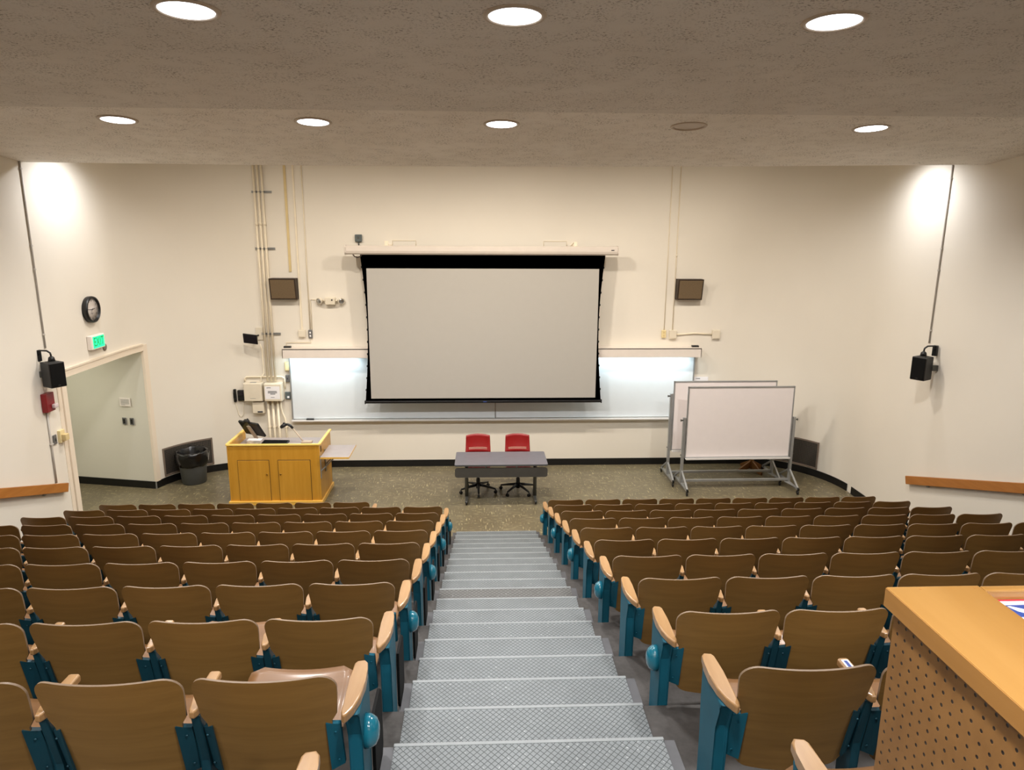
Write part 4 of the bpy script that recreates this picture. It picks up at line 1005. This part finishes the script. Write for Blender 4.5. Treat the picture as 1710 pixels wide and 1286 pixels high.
# wooden cross-foot stand half hidden behind the boards
t = thing('wooden_stand', 'brown wooden cross-foot stand half hidden behind the rolling whiteboards', 'stand', (5.13, 12.70, 0), R(18))
b = MB(); b.box((-.03, -.03, .04), (.03, .03, 1.55), .005); b.obj('post', 'brown_stand', parent=t)
for q in range(4):
    b = MB(); b.prism([(.025, .06), (.22, .0), (.30, .0), (.30, .05), (.03, .2)], 'x', -.018, .018, .004)
    mm = Matrix.Rotation(R(90*q), 4, 'Z')
    for v in b.bm.verts: v.co = mm @ v.co
    b.obj('foot', 'brown_stand', parent=t)

# ------------------------------------------------------------------ podium with pegboard side (row 12)
PX, PYF, PZ = .83, 1.305, 3.79
pf = flr(12)
t = thing('podium', 'birch-topped control podium with perforated pegboard side by the aisle', 'podium', (PX, PYF, pf), R(0)); H = PZ-pf
b = MB(); b.box((.012, -.95, .0), (.03, -.02, H-.03), .001); b.obj('pegboard_panel', 'pegboard', parent=t)
b = MB(); b.box((.03, -.035, 0), (1.05, -.02, H-.03)); b.box((.03, -.95, 0), (1.05, -.935, H-.03)); b.box((1.035, -.95, 0), (1.05, -.02, H-.03)); b.obj('carcass', 'podium_edge', parent=t)
b = MB(); b.box((0, -.97, H-.042), (.195, 0, H), .003); b.obj('top_side_board', 'podium_top', parent=t)
b = MB(); b.box((-.0012, -.97, H-.0415), (.0, -.001, H-.002)); b.obj('edge_band', 'podium_edge', parent=t)
b = MB(); b.box((.197, -.020, H-.05), (1.06, 0, H-.001), .004); b.obj('top_rail', 'podium_top', parent=t)
b = MB(); b.box((.86, -.97, H-.042), (1.06, -.028, H), .003); b.obj('top_side_board', 'podium_top', parent=t)
b = MB(); b.box((.196, -.934, H-.04), (.859, -.0205, H-.024)); b.obj('recess_shelf', 'podium_edge', parent=t)
b = MB()
for x, y in ((.045, -.012), (.16, -.012)): b.lathe([(.003, .0), (.003, .0006)], (x+.02, y, H), (0, 0, 1), 8)
b.obj('screw_plug', 'podium_edge', parent=t)
# printed card lying in the recess
t = thing('printed_card', 'white card with blue pictograms and red border in the podium recess', 'card', (PX+.1965, PYF-.0215, PZ-.0235))
b = MB(); b.box((.0, -.30, 0), (.40, -.0, .0015)); b.obj('sheet', 'paper', parent=t)
b = MB(); b.box((.0, -.0065, .0015), (.40, -.001, .0021)); b.obj('border', 'ink_red', parent=t)
b = MB(); b2 = MB()
for i in range(4):
    for j in range(3):
        x0, y0 = .020+i*.075, -.022-j*.055
        b.prism([(x0+.004, y0), (x0, y0-.004), (x0, y0-.041), (x0+.004, y0-.045), (x0+.062, y0-.045), (x0+.066, y0-.041), (x0+.066, y0-.004), (x0+.062, y0)], 'z', .0015, .0021)
        # simple white hand-like shape
        b2.prism([(x0+.008, y0-.006), (x0+.014, y0-.005), (x0+.034, y0-.018), (x0+.052, y0-.020), (x0+.056, y0-.028), (x0+.046, y0-.036), (x0+.028, y0-.034), (x0+.016, y0-.024)], 'z', .0021, .0026)
b.obj('pictogram_tile', 'ink_blue', parent=t); b2.obj('pictogram', 'paper', parent=t)
# ---- colour management
S.view_settings.view_transform = 'Standard'; S.view_settings.look = 'None'; S.view_settings.exposure = .16
S.cycles.max_bounces = 8; S.cycles.use_denoising = True; S.cycles.sample_clamp_indirect = 4
S.cycles.caustics_reflective = False; S.cycles.caustics_refractive = False
